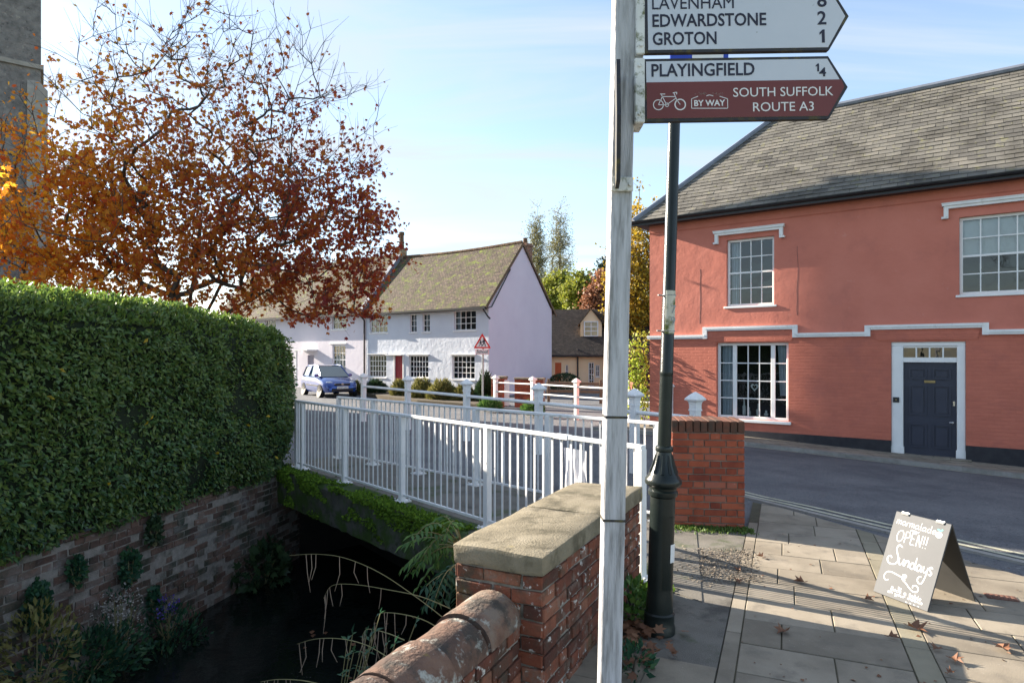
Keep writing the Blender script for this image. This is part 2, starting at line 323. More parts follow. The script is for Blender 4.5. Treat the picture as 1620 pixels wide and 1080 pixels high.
orange_door = mat('orange_red_door', [(.5,.1,.03), (.56,.13,.04)], 4, rough=.5)
grey_door = mat('grey_lilac_door', [(.28,.26,.32), (.34,.31,.37)], 4, rough=.6)
car_blue = mat('blue_car_paint', [(.006,.045,.24), (.009,.056,.29)], 3, rough=.25, metal=.3, coat=1, spec=.5)
car_black = mat('black_trim', [(.01,.01,.012), (.018,.018,.02)], 5, rough=.5)
tyre_m = mat('tyre_rubber', [(.012,.012,.012), (.02,.02,.02)], 5, rough=.9)
alloy = mat('silver_alloy', [(.2,.2,.2), (.28,.28,.28)], 6, rough=.35, metal=.8)
car_glass = mat('car_glass', [(.02,.05,.06), (.03,.07,.08)], 2, rough=.05, spec=.9, coat=1)
lamp_glass = mat('headlamp_glass', [(.5,.52,.56), (.65,.67,.7)], 30, rough=.15, coat=1)
plate_w = mat('white_number_plate', [(.7,.7,.68), (.75,.75,.73)], 5, rough=.4)
red_paint = mat('sign_red', [(.6,.02,.015), (.66,.03,.02)], 5, rough=.4)
stone = mat('church_flint_stone', [(.1,.095,.09), (.17,.16,.15), (.24,.225,.205)], 3, 9, rough=.95, bump=.9, bscale=9, bdist=.06, spots=[((.33,.3,.26), 6, .6, .68, .6), ((.05,.05,.05), 5, .58, .68, .7)])
stone_dressed = mat('dressed_stone', [(.22,.205,.18), (.32,.3,.26)], 3, 8, rough=.9, bump=.4, bscale=16)
chalk_board = mat('grey_chalkboard', [(.048,.052,.058), (.064,.068,.075)], 2.5, 6, rough=.6, spots=[((.09,.093,.1), 5, .55, .7, .5)])
board_dark = mat('dark_board_back', [(.03,.03,.03), (.045,.045,.043)], 4, rough=.5)
chalk = mat('chalk_white', [(.75,.75,.74), (.82,.82,.81)], 20, rough=.9)
chalk_teal = mat('chalk_teal', [(.15,.6,.58), (.2,.66,.62)], 20, rough=.9)
steel = mat('hinge_steel', [(.6,.6,.58), (.7,.7,.68)], 9, rough=.3, metal=.7)
bark = mat('grey_bark', [(.045,.037,.03), (.09,.075,.06)], 8, rough=.95, bump=.8, bscale=20, stretch=(1,1,.25))
bark_pale = mat('pale_bark', [(.13,.115,.09), (.22,.2,.16)], 8, rough=.95, bump=.5, bscale=20)
stem_m = mat('dry_stem', [(.19,.18,.075), (.27,.24,.12)], 20, rough=.8)
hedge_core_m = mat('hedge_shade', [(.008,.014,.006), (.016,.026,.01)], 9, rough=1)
hedge_leaf = leafmat('hedge_leaf', [(.05,.11,.045), (.075,.165,.06), (.1,.19,.055), (.18,.24,.05), (.03,.08,.04), (.12,.17,.03)], .34, .36, grad=(2, 0.0, 2.6, [(.085,.155,.04), (.13,.21,.05), (.175,.24,.05), (.105,.175,.045), (.23,.26,.055)]), spec=.5)  # paler yellow-green ramp towards the top paints light glints into the leaves
yellow_leaf = leafmat('yellow_leaf', [(.5,.33,.02), (.6,.42,.03)], .5, .4)
maple_leaf = leafmat('maple_leaf', [(.66,.2,.012), (.78,.34,.018), (.62,.09,.012), (.82,.48,.04), (.5,.11,.014)], .55, .68,
    grad=(0, -3.0, 4.2, [(.3,.042,.03), (.4,.075,.025), (.22,.035,.04), (.5,.16,.022), (.34,.085,.025)]))
poplar_leaf = leafmat('poplar_leaf', [(.17,.17,.06), (.26,.24,.09), (.2,.19,.1)], .6, .35)
birch_leaf = leafmat('golden_birch_leaf', [(.42,.26,.02), (.52,.34,.03), (.34,.24,.03), (.24,.2,.03)], .6, .45)
green_leaf = leafmat('yellow_green_leaf', [(.16,.2,.03), (.26,.28,.04), (.2,.2,.03)], .6, .4)
russet_leaf = leafmat('russet_leaf', [(.26,.1,.05), (.3,.14,.07), (.2,.08,.05)], .6, .3)
conifer_leaf = leafmat('conifer_leaf', [(.015,.035,.018), (.025,.05,.025)], .7, .15)
shrub_leaf = leafmat('olive_shrub_leaf', [(.12,.13,.03), (.2,.19,.05), (.32,.28,.1), (.08,.1,.03)], .6, .35)
darkshrub_leaf = leafmat('dark_shrub_leaf', [(.02,.045,.02), (.035,.07,.03), (.05,.09,.03)], .5, .25)
fresh_leaf = leafmat('fresh_green_leaf', [(.05,.13,.03), (.09,.19,.04), (.14,.24,.05)], .45, .35)
fern_leaf = leafmat('damp_green_leaf', [(.02,.07,.04), (.03,.1,.05), (.05,.12,.04)], .5, .3)
creeper_leaf = leafmat('lime_creeper_leaf', [(.26,.36,.03), (.34,.42,.05), (.4,.38,.05)], .5, .45)
purple_fl = leafmat('purple_petal', [(.1,.06,.4), (.16,.1,.5)], .6, .3)
white_fl = leafmat('pale_seed_fluff', [(.4,.37,.34), (.55,.52,.48)], .8, .3)
dead_leaf = leafmat('dead_brown_leaf', [(.1,.042,.022), (.16,.07,.035), (.22,.11,.06)], .6, .1)
grass_m = leafmat('grass_blade', [(.06,.12,.02), (.1,.17,.03), (.16,.2,.04)], .6, .3)
field_m = mat('field_grass', [(.05,.08,.02), (.09,.12,.03)], 1.5, rough=1, bump=.4, bscale=20)
soil_m = mat('garden_soil', [(.05,.04,.025), (.09,.07,.045)], 5, rough=1, bump=.8, bscale=30)
water_m = mat('dark_stream_water', [(.004,.006,.006), (.008,.011,.01)], 2, rough=.05, spec=.5, bump=.25, bscale=4, bdist=.04)
mud_shade_m = mat('mud_and_shade', [(.012,.011,.009), (.025,.022,.017)], 4, rough=.9)
sheet_m = mat('white_plastic_sheet', [(.72,.72,.76), (.78,.78,.82)], 2, rough=.5)
dark_fence = mat('dark_red_timber', [(.07,.02,.018), (.1,.03,.025)], 6, rough=.8, brick=(4,.15,.012,(.02,.01,.01),.2,.6))
oak_fence = mat('weathered_rail_timber', [(.12,.09,.06), (.2,.15,.1)], 8, rough=.85)
rust_m = mat('rusty_iron', [(.1,.05,.035), (.17,.08,.055)], 14, rough=.8, bump=.5, bscale=60)

# ------------------------------------------------------------------ foliage tools
def unit(a): return a / np.maximum(np.linalg.norm(a, axis=-1, keepdims=True), 1e-9)
LEAF = {'fold': (np.array([(0,0,0), (-.5,.45,.12), (0,1,0), (.5,.45,.12)]), np.array([(0,1,2,2), (0,2,3,3)])[:, :3]),
        'quad': (np.array([(0,0,0), (-.5,.5,.0), (0,1,-.12), (.5,.5,.0)]), np.array([(0,3,2,1)])),
        'maple': (np.array([(0,0,0), (.26,.12,.05), (.55,.25,.0), (.32,.42,.06), (.52,.8,-.05), (.18,.68,.03), (0,1.1,-.08), (-.18,.68,.03), (-.52,.8,-.05), (-.32,.42,.06), (-.55,.25,.0), (-.26,.12,.05)]), np.array([tuple(range(12))]))}
def leaves(name, P, axis, nrm, size, aspect, mat_, parent=None, shape='fold', loc=None):
    S, F = LEAF[shape]; n = len(P)
    a = unit(axis); s = unit(np.cross(a, nrm)); u = np.cross(s, a)
    sz = np.broadcast_to(size, (n,))[:, None, None]
    k = len(S)
    V = P[:, None, :] + sz * (S[None,:,0:1]*aspect*s[:,None,:] + S[None,:,1:2]*a[:,None,:] + S[None,:,2:3]*u[:,None,:])
    FF = (F[None] + (np.arange(n)*k)[:, None, None]).reshape(-1, F.shape[1])
    return np_mesh(name, V.reshape(-1,3), FF, mat_, parent, loc)
def rdir(n): return unit(rng.normal(size=(n,3)))
def in_ellipsoids(n, ells, shell=0.0):
    out = []
    vol = np.array([e[1][0]*e[1][1]*e[1][2] for e in ells]); pr = vol/vol.sum()
    ix = rng.choice(len(ells), n, p=pr)
    d = rdir(n); r = (shell + (1-shell)*rng.random(n))**(1/2.2)
    c = np.array([e[0] for e in ells])[ix]; rr = np.array([e[1] for e in ells])[ix]
    return c + d*rr*r[:,None]
def skeleton(trunk, attr, up=.25, steps=4, jitter=.05):
    """grow branches from trunk nodes to attractor points; returns nodes, parents, tips"""
    nodes = [np.array(p, float) for p in trunk]; par = [-1] + list(range(len(trunk)-1))
    base = nodes[0]; axisxy = nodes[-1]
    key = np.linalg.norm((attr - nodes[len(trunk)//2])*np.array([1,1,.8]), axis=1)
    tips = []
    arr = np.zeros((len(trunk)+len(attr)*(steps+1), 3)); arr[:len(nodes)] = nodes; cnt = len(nodes)
    for i in np.argsort(key):
        p = attr[i]; q = arr[:cnt]; dv_ = p - q; dist = np.linalg.norm(dv_, axis=1)
        cost = dist + np.where(dv_[:,2] < dist*.15, dist*.7, 0)
        cost[:2] += 50
        j = int(np.argmin(cost)); a = arr[j]; cur = j; d = dist[j]
        st = max(1, min(steps, int(d/.35)+1))
        for k in range(1, st+1):
            t = k/st; x = a*(1-t) + p*t
            x = x + np.array([0,0,1])*(-up*d*t*(1-t)) + rng.normal(size=3)*jitter*d*(1-t)
            arr[cnt] = x; par.append(cur); cur = cnt; cnt += 1
        tips.append(cur)
    return arr[:cnt], par, tips
def branch_mesh(name, nodes, par, r_tip, power, mat_, parent, sides=5, extra_twigs=None):
    n = len(nodes); cntc = np.zeros(n); has = np.zeros(n, bool)
    for i in range(n-1, -1, -1):
        if cntc[i] == 0: cntc[i] = 1
        if par[i] >= 0: cntc[par[i]] += cntc[i]; has[par[i]] = True
    r = r_tip * cntc**power
    kids = [[] for _ in range(n)]
    for i in range(n):
        if par[i] >= 0: kids[par[i]].append(i)
    mb = MB(); stack = [(0, None)]; done = np.zeros(n, bool)
    while stack:
        i, frm = stack.pop()
        pts = []; rad = []
        if frm is not None: pts.append(nodes[frm]); rad.append(min(r[frm], r[i]*1.25))
        cur = i
        while True:
            pts.append(nodes[cur]); rad.append(r[cur]); ks = kids[cur]
            if not ks: break
            ks = sorted(ks, key=lambda k: -cntc[k])
            for k in ks[1:]: stack.append((k, cur))
            cur = ks[0]
        if len(pts) > 1: mb.tube(pts, rad, sides if rad[0] > r_tip*3 else 3)
    if extra_twigs:
        for a, b, rr in extra_twigs: mb.tube([a, (np.array(a)+np.array(b))/2 + rng.normal(size=3)*.03, b], [rr, rr*.7, rr*.4], 3)
    return mb.build(name, mat_, parent, smooth=True, uv=False), r
def tree(name, label, cat, loc, trunk, ells, n_attr, leaf_n, leaf_size, leaf_m, bark_m, aspect=.8, r_tip=.012, power=.5, up=.25, shape='quad', dens=None, spread=.35, group=None, twigs=3, twig_len=.5, shell=.15, droop=.4):
    root = thing(name, label, cat, loc, 0, group)
    A = in_ellipsoids(n_attr, ells, shell)
    A = A[A[:,2] > trunk[0][2] + .8]
    nodes, par, tips = skeleton(trunk, A, up)
    tw = []
    for t in tips:
        p = nodes[t]; d0 = unit((p - nodes[par[t]])[None])[0]
        for _ in range(twigs):
            d = unit((d0 + rng.normal(size=3)*.55 + np.array([0,0,.15]))[None])[0]
            tw.append((p, p + d*twig_len*(.5+rng.random()*.8), r_tip*.7))
    branch_mesh('trunk', nodes, par, r_tip, power, bark_m, root, extra_twigs=tw)
    T = np.array([b for _, b, _ in tw]); S = np.array([a for a, _, _ in tw])
    ix = rng.integers(0, len(T), leaf_n); f = rng.random(leaf_n)[:,None]
    P = S[ix]*(1-f) + T[ix]*f + rng.normal(size=(leaf_n,3))*spread*np.array([1,1,.7])
    if dens is not None: P = P[rng.random(len(P)) < dens(P)]
    n = len(P)
    ax = rdir(n) + np.array([0,0,-droop]); nm = rdir(n) + np.array([0,0,.5])
    leaves('crown', P, ax, nm, leaf_size*(.6+.8*rng.random(n)), aspect, leaf_m, root, shape)
    return root
def bush(name, label, cat, loc, ells, n, size, lm, aspect=.6, group=None, stems=8, up=.6, shape='fold', stem_mat=None, out=1.0, shell=.35):
    root = thing(name, label, cat, loc, 0, group)
    mb = MB(); P0 = in_ellipsoids(stems, ells, .3)
    for p in P0: mb.tube([(p[0]*.25, p[1]*.25, 0), (p[0]*.6, p[1]*.6, p[2]*.55), tuple(p)], [.008, .006, .003], 4)
    mb.build('stem', stem_mat or bark, root, uv=False)
    P = in_ellipsoids(n, ells, shell); P = P[P[:,2] > .01]
    c = np.mean([e[0] for e in ells], axis=0)
    o = unit(P - c)
    ax = o*out + rdir(len(P))*.8 + np.array([0,0,up]); nm = o + rdir(len(P))*.6 + np.array([0,0,.4])
    leaves('foliage', P, ax, nm, size*(.6+.8*rng.random(len(P))), aspect, lm, root, shape)
    return root

# ------------------------------------------------------------------ text
def text_mesh(s, size, mat_, name, parent, loc, rot=(math.pi/2,0,0), width=None, bold=0, align='LEFT', spacing=1, shear=0, depth=.0006):
    cu = bpy.data.curves.new(name, 'FONT'); cu.body = s; cu.size = size; cu.align_x = align; cu.space_character = spacing; cu.shear = shear
    cu.offset = bold*size; cu.extrude = depth; cu.resolution_u = 3
    o = bpy.data.objects.new('tmp', cu); COL.objects.link(o); bpy.context.view_layer.update()
    dg = bpy.context.evaluated_depsgraph_get(); me = bpy.data.meshes.new_from_object(o.evaluated_get(dg))
    bpy.data.objects.remove(o); me.materials.clear(); me.materials.append(mat_)
    if width:
        xs = [v.co.x for v in me.vertices]; k = width/(max(xs)-min(xs)); x0 = min(xs)
        for v in me.vertices: v.co.x = (v.co.x - (x0 if align == 'LEFT' else 0))*k
    return link(name, me, parent, loc, rot)
def stroke(mb, pts, w, y=0, z=None, closed=False):
    """smooth ribbon-like stroke in the x,z plane, as a flattened tube"""
    P = [Vector((p[0], y, p[1])) for p in pts]
    if len(P) > 2:
        Q = []
        n = len(P)
        for i in range(n-1):
            p0, p1, p2, p3 = P[max(i-1,0)], P[i], P[i+1], P[min(i+2,n-1)]
            for k in range(5):
                t = k/5; Q.append(.5*((2*p1) + (p2-p0)*t + (2*p0-5*p1+4*p2-p3)*t*t + (3*p1-p0-3*p2+p3)*t**3))
        Q.append(P[-1]); P = Q
    vs = []
    for i, p in enumerate(P):
        d = P[min(i+1,len(P)-1)] - P[max(i-1,0)]; d = d.normalized() if d.length > 1e-9 else Vector((1,0,0))
        s = Vector((-d.z, 0, d.x))*w/2
        vs += [p+s, p-s]
    fs = [(2*i, 2*i+1, 2*i+3, 2*i+2) for i in range(len(P)-1)]
    mb.add(vs, fs)

# ------------------------------------------------------------------ brick facing as real bricks
def brick_face(mb, O, U, Nn, length, height, bl=.215, bh=.065, mo=.011, proud=.012, depth=.05, jit=.003, rgen=rnd, header=True, z0=0):
    """Flemish-like bond on a vertical face. O origin (bottom-left), U along, Nn outward"""
    O = Vector(O); U = Vector(U).normalized(); Nn = Vector(Nn).normalized(); Z = Vector((0,0,1))
    rows = int(round(height/(bh+mo))); rh = height/rows
    for r in range(rows):
        x = 0; k = r % 2; zb = r*rh + mo/2; zt = (r+1)*rh - mo/2
        if r % 2: x = -.0
        first = True
        while x < length - .02:
            w = bl if (k % 2 == 0 or not header) else bl/2 - mo/2
            if first and r % 2: w = bl/2 if not header else bl*.75
            first = False
            x1 = min(x + w, length)
            if length - x1 < .05: x1 = length
            j = lambda: rgen.uniform(-jit, jit)
            c = .004; d = proud + j()*1.5
            q = [(x+j(), zb+j()), (x1+j(), zb+j()), (x1+j(), zt+j()), (x+j(), zt+j())]
            if x <= 0: q[0] = (0, q[0][1]); q[3] = (0, q[3][1])
            if x1 >= length: q[1] = (length, q[1][1]); q[2] = (length, q[2][1])
            cx = (x+x1)/2; cz = (zb+zt)/2
            back = [O + U*a + Z*b - Nn*depth for a, b in q]
            mid = [O + U*a + Z*b + Nn*(d-c) for a, b in q]
            fr = [O + U*(a + (c if a < cx else -c)) + Z*(b + (c if b < cz else -c)) + Nn*d for a, b in q]
            vs = back + mid + fr
            fs = [(8,9,10,11)] + [(i, (i+1)%4, 4+(i+1)%4, 4+i) for i in range(4)] + [(4+i, 4+(i+1)%4, 8+(i+1)%4, 8+i) for i in range(4)]
            mb.add(vs, fs)
            x = x1 + mo; k += 1
def noisy(o, amp, scale, seed=0):
    from mathutils import noise as mn
    for v in o.data.vertices:
        p = v.co*scale + Vector((seed, seed, seed)); v.co += Vector((mn.noise(p), mn.noise(p+Vector((9,1,4))), mn.noise(p+Vector((2,7,5)))))*amp
    o.data.update()
def subdiv_box(x0, x1, y0, y1, z0, z1, cuts, bev=.02, seg=3):
    bm = bmesh.new(); bmesh.ops.create_cube(bm, size=1)
    for v in bm.verts: v.co = Vector((x0+(v.co.x+.5)*(x1-x0), y0+(v.co.y+.5)*(y1-y0), z0+(v.co.z+.5)*(z1-z0)))
    bmesh.ops.bevel(bm, geom=bm.edges[:], offset=bev, segments=seg, affect='EDGES', profile=.6)
    bmesh.ops.subdivide_edges(bm, edges=[e for e in bm.edges if e.calc_length() > .06], cuts=cuts, use_grid_fill=True)
    return bm

# ------------------------------------------------------------------ the street's main directions
DOOR = Vector((8.69, 13.3)); WD = Vector((.808, -.589)); WN = Vector((.589, .808))   # pink facade: along (to the right), into the house
WROT = math.atan2(WD.y, WD.x)
PINK0 = Vector((3.66, 16.97)); COT0 = Vector((-1.1, 30.0))
def wall_sz(px, py, O):
    """photo pixel -> (s, z) on the vertical facade through O running along WD"""
    r = (px-810)/FPX; s = (r*O.y - O.x)/(WD.x - r*WD.y); Y = O.y + s*WD.y
    return s, EYE + (YH-py)/FPX*Y
def H(x, y):
    """height of the carriageway"""
    rel = Vector((x, y)) - DOOR; t = -rel.dot(WD); v = -rel.dot(WN)
    zw = max(-.5, min(-.06, -.28 + .037*t)); f = min(1, max(0, (v-.9)/6.5))
    return (zw - .09)*(1-f) + (-.022)*f
CH_L = lambda y: -4.79 + .242*(y-6)            # left face of the stream channel
CHANNEL = [(-6.6,-1.5), (-3.62,10.85), (-2.75,11.6), (1.05,6.6), (.93,5.45), (-.02,3.6), (-2.6,-1.5)]
def inside(x, y, poly):
    c = False; j = len(poly)-1
    for i in range(len(poly)):
        xi, yi = poly[i]; xj, yj = poly[j]
        if (yi > y) != (yj > y) and x < (xj-xi)*(y-yi)/(yj-yi)+xi: c = not c
        j = i
    return c
def sheet(name, xs, ys, zf, m, cut=None, keep=None):
    mb = MB(); nx = len(xs)
    mb.v = [(x, y, zf(x, y)) for y in ys for x in xs]
    for j in range(len(ys)-1):
        for i in range(nx-1):
            cx, cy = (xs[i]+xs[i+1])/2, (ys[j]+ys[j+1])/2
            if cut and inside(cx, cy, cut): continue
            if keep and not keep(cx, cy): continue
            mb.f.append((j*nx+i, j*nx+i+1, (j+1)*nx+i+1, (j+1)*nx+i)); mb.m.append(0)
    return tag(mb.build(name, m, smooth=False), kind='structure')
fx = [-900,-400,-200,-100,-60,-40,-25,-15] + list(np.arange(-9, 14.01, .25)) + [20,30,45,70,120,250,500,900]
fy = [-60,-25,-10,-5] + list(np.arange(-2, 20.01, .25)) + [22,26,30,36,45,60,90,150,300,700,1500]
sheet('ground', fx, fy, lambda x, y: H(x, y)-.05, field_m, CHANNEL)
rx = [-45,-35,-25,-18,-12] + list(np.arange(-9, 14.01, .25)) + [20,28]
ry = [-2] + list(np.arange(-1.75, 20.01, .25)) + [22,26,30,36,42,50]
sheet('road', rx, ry, H, asphalt, CHANNEL)

# stream channel: bed, water, inner walls in shade
mb = MB(); mb.add([(-8,-1.6,-1.9), (-2,-1.6,-1.9), (2,5,-1.9), (2,8,-1.9), (-2,13,-1.9), (-5,13,-1.9)], [(0,1,2,3,4,5)])
tag(mb.build('stream_bed', mud_shade_m), kind='structure')
mb = MB(); mb.add([(-8,-1.6,-1.6), (-2,-1.6,-1.6), (2,5,-1.6), (2,8,-1.6), (-2,13,-1.6), (-5,13,-1.6)], [(0,1,2,3,4,5)])
tag(mb.build('stream_water', water_m), kind='structure')
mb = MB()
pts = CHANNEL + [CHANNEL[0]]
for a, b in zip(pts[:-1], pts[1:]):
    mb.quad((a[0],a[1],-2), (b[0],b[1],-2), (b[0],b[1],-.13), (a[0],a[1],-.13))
tag(mb.build('stream_bank', mud_shade_m), kind='structure')

# ------------------------------------------------------------------ pavements
KA = Vector((.392, .92)); KB = Vector((.92, -.392))
KERB = [Vector((7.0, 1.8)), Vector((4.54, 5.66)), Vector((3.9, 6.67)), Vector((3.0, 8.3)), Vector((2.45, 9.6))]
def clip(poly, a, b):
    """keep the part of poly to the left side (pavement side) of a->b"""
    out = []; d = b-a
    side = lambda p: d.x*(p.y-a.y) - d.y*(p.x-a.x)
    for i in range(len(poly)):
        p, q = poly[i], poly[(i+1)%len(poly)]; sp, sq = side(p), side(q)
        if sp >= 0: out.append(p)
        if (sp >= 0) != (sq >= 0): out.append(p + (q-p)*(sp/(sp-sq)))
    return out
def kclip(poly):
    for a, b in zip(KERB[:-1], KERB[1:]):
        poly = clip(poly, a, b)
        if len(poly) < 3: return None
    return poly
def ab(a, b): return KA*a + KB*b
def area(p): return abs(sum(p[i].x*p[(i+1)%len(p)].y - p[(i+1)%len(p)].x*p[i].y for i in range(len(p))))/2
base = MB(); slabs = MB()
poly = kclip([ab(-1.5,-.36), ab(-1.5,5), ab(9.6,5), ab(9.6,-.36)])
base.slab([(p.x,p.y) for p in poly], -.2, -.006, 0)
# left strip where the slabs meet the tarmac
rr_ = random.Random(3)
def put(a0, a1, b0, b1, mi):
    g = .0045; q = [ab(a0+g,b0+g), ab(a0+g,b1-g), ab(a1-g,b1-g), ab(a1-g,b0+g)]
    q = kclip(q)
    if not q or area(q) < .004: return
    dz = rr_.uniform(-.002, .002); c = sum(q, Vector((0,0)))/len(q); n = len(q)
    tp = [p + (c-p).normalized()*.005 for p in q]
    vs = [(p.x,p.y,-.02) for p in q] + [(p.x,p.y,-.003+dz) for p in q] + [(p.x,p.y,.0+dz) for p in tp]
    fs = [tuple(range(2*n,3*n))] + [(i,(i+1)%n,(i+1)%n+n,i+n) for i in range(n)] + [(i+n,(i+1)%n+n,(i+1)%n+2*n,i+2*n) for i in range(n)]
    slabs.add(vs, fs, mi)
k0 = -14
for k in range(k0, 14):
    a0 = 4.35 + .407*k; a1 = a0+.407
    for (b0, b1, mi, lens) in ((-.26, .70, 0, (.42,.5,.56,.6,.66)), (.845, 5.2, 0, (.55,.6,.65,.7))):
        b = b0 - rr_.uniform(0, .3) if b0 > 0 else b0
        first = True
        while b < b1 - .02:
            w = rr_.choice(lens) + rr_.uniform(-.04,.04)
            if first and b0 < 0: w = rr_.uniform(.2,.6); first = False
            e = b + w
            if b1 - e < .2: e = b1
            put(a0, a1, max(b, b0), min(e, b1), mi); b = e
for a in np.arange(-1.5, 9.6, .62): put(a, a+.62, .70, .845, 1)
for a in np.arange(-1.5, 7.0, .75): put(a, a+.75, -.36, -.26, 0)
pv = base.build('pavement', [joint_m]); tag(pv, kind='structure')
ps = slabs.build('pavement_slabs', [slab_m, slab_dark]); tag(ps, kind='structure')
# the tarmac path that leads on to the footbridge
mb = MB(); mb.slab([tuple(ab(-1.5,-.364)), tuple(ab(6.95,-.364)), (2.2,7.35), (1.6,7.3), (.86,5.5), (-.05,3.5), (-1.2,.95), (-2.2,-1.2)], -.2, -.002)
tag(mb.build('path', path_tar), kind='structure')
mb = MB(); q = [ab(2.6,-1.2), ab(2.6,-.37), ab(3.95,-.37), ab(3.95,-1.2)]
for k in range(4):
    a0 = 2.3 + k*.41
    for j in range(3):
        b0 = -1.5 + j*.38
        w = [ab(a0,b0), ab(a0,b0+.374), ab(a0+.404,b0+.374), ab(a0+.404,b0)]; mb.slab([(p.x,p.y) for p in w], -.02, .004+rr_.uniform(-.001,.001))
tag(mb.build('path_slabs', slab_m), kind='structure')
# kerb stones along the near pavement
mb = MB()
for a, b in zip(KERB[:-1], KERB[1:]):
    d = (b-a); n = max(1, int(d.length/.9)); u = d.normalized(); nn = Vector((u.y, -u.x))
    for i in range(n):
        p = a + d*i/n + u*.004; q = a + d*(i+1)/n - u*.004
        o = .003
        mb.add([(p.x,p.y,-.2),(q.x,q.y,-.2),(q.x+nn.x*.12,q.y+nn.y*.12,-.2),(p.x+nn.x*.12,p.y+nn.y*.12,-.2),
                (p.x,p.y,o),(q.x,q.y,o),(q.x+nn.x*.1,q.y+nn.y*.1,o-.006),(p.x+nn.x*.1,p.y+nn.y*.1,o-.006),(q.x+nn.x*.12,q.y+nn.y*.12,o-.03),(p.x+nn.x*.12,p.y+nn.y*.12,o-.03)],
               [(4,7,6,5),(7,9,8,6),(9,3,2,8),(0,4,5,1),(3,9,7,4,0),(1,5,6,8,2)])
tag(mb.build('kerb', kerb_m), kind='structure')
def road_line(name, off, w, pts, dz=.006):
    mb = MB(); L_ = []
    for i, p in enumerate(pts):
        d = (pts[min(i+1,len(pts)-1)] - pts[max(i-1,0)]).normalized(); nn = Vector((d.y, -d.x)); L_.append((p + nn*off, p + nn*(off+w)))
    fine = []
    for (a, b), (c, d) in zip(L_[:-1], L_[1:]):
        for k in range(12): t = k/12; fine.append((a.lerp(c,t), b.lerp(d,t)))
    fine.append(L_[-1])
    for (a, b), (c, d) in zip(fine[:-1], fine[1:]):
        mb.quad(*[(p.x, p.y, H(p.x,p.y)+dz) for p in (a, b, d, c)])
    return tag(mb.build(name, line_m), kind='structure')
road_line('road_line', .19, .06, KERB); road_line('road_line', .33, .06, KERB)
# far pavement along the pink house with its kerb and line
mb = MB(); kb = MB(); ln = MB()
def WP(s, v): p = PINK0 + WD*s - WN*v; return p
ss = np.arange(-1.2, 17, .5)
for s0, s1 in zip(ss[:-1], ss[1:]):
    def z(s): return max(-.5, min(-.06, -.28 + .037*(6.22-s)))
    a, b = WP(s0, -.3), WP(s1, -.3); c, d = WP(s1, .82), WP(s0, .82)
    mb.quad((d.x,d.y,z(s0)), (c.x,c.y,z(s1)), (b.x,b.y,z(s1)), (a.x,a.y,z(s0)))
    e, f = WP(s1, .95), WP(s0, .95)
    kb.quad((f.x,f.y,z(s0)-.008), (e.x,e.y,z(s1)-.008), (c.x,c.y,z(s1)-.002), (d.x,d.y,z(s0)-.002))
    kb.quad((f.x,f.y,z(s0)-.2), (e.x,e.y,z(s1)-.2), (e.x,e.y,z(s1)-.008), (f.x,f.y,z(s0)-.008))
tag(mb.build('far_pavement', farpave_m), kind='structure'); tag(kb.build('far_kerb', kerb_m), kind='structure')
pts = [WP(s, 1.08) for s in ss[::-1]]
road_line('far_road_line', 0, .055, pts)

# ------------------------------------------------------------------ houses
def facade(mb, L_, Z0, Z1, ops, depth, mi=0, X0=0):
    """wall in the plane y=0 from X0 to L_, with openings (x0,x1,z0,z1) and their reveals"""
    xs = sorted({X0, L_} | {o[0] for o in ops} | {o[1] for o in ops}); zs = sorted({Z0, Z1} | {o[2] for o in ops} | {o[3] for o in ops})
    for i in range(len(xs)-1):
        for j in range(len(zs)-1):
            cx, cz = (xs[i]+xs[i+1])/2, (zs[j]+zs[j+1])/2
            if cz < Z0 or any(o[0] < cx < o[1] and o[2] < cz < o[3] for o in ops): continue
            mb.quad((xs[i],0,zs[j]), (xs[i+1],0,zs[j]), (xs[i+1],0,zs[j+1]), (xs[i],0,zs[j+1]), mi)
    for x0, x1, z0, z1 in ops:
        d = depth
        zq = max(z0, Z0-.3); mb.quad((x0,0,zq),(x0,0,z1),(x0,d,z1),(x0,d,zq), mi); mb.quad((x1,0,z1),(x1,0,zq),(x1,d,zq),(x1,d,z1), mi)
        mb.quad((x0,0,z1),(x1,0,z1),(x1,d,z1),(x0,d,z1), mi); mb.quad((x1,0,z0),(x0,0,z0),(x0,d,z0),(x1,d,z0), mi)
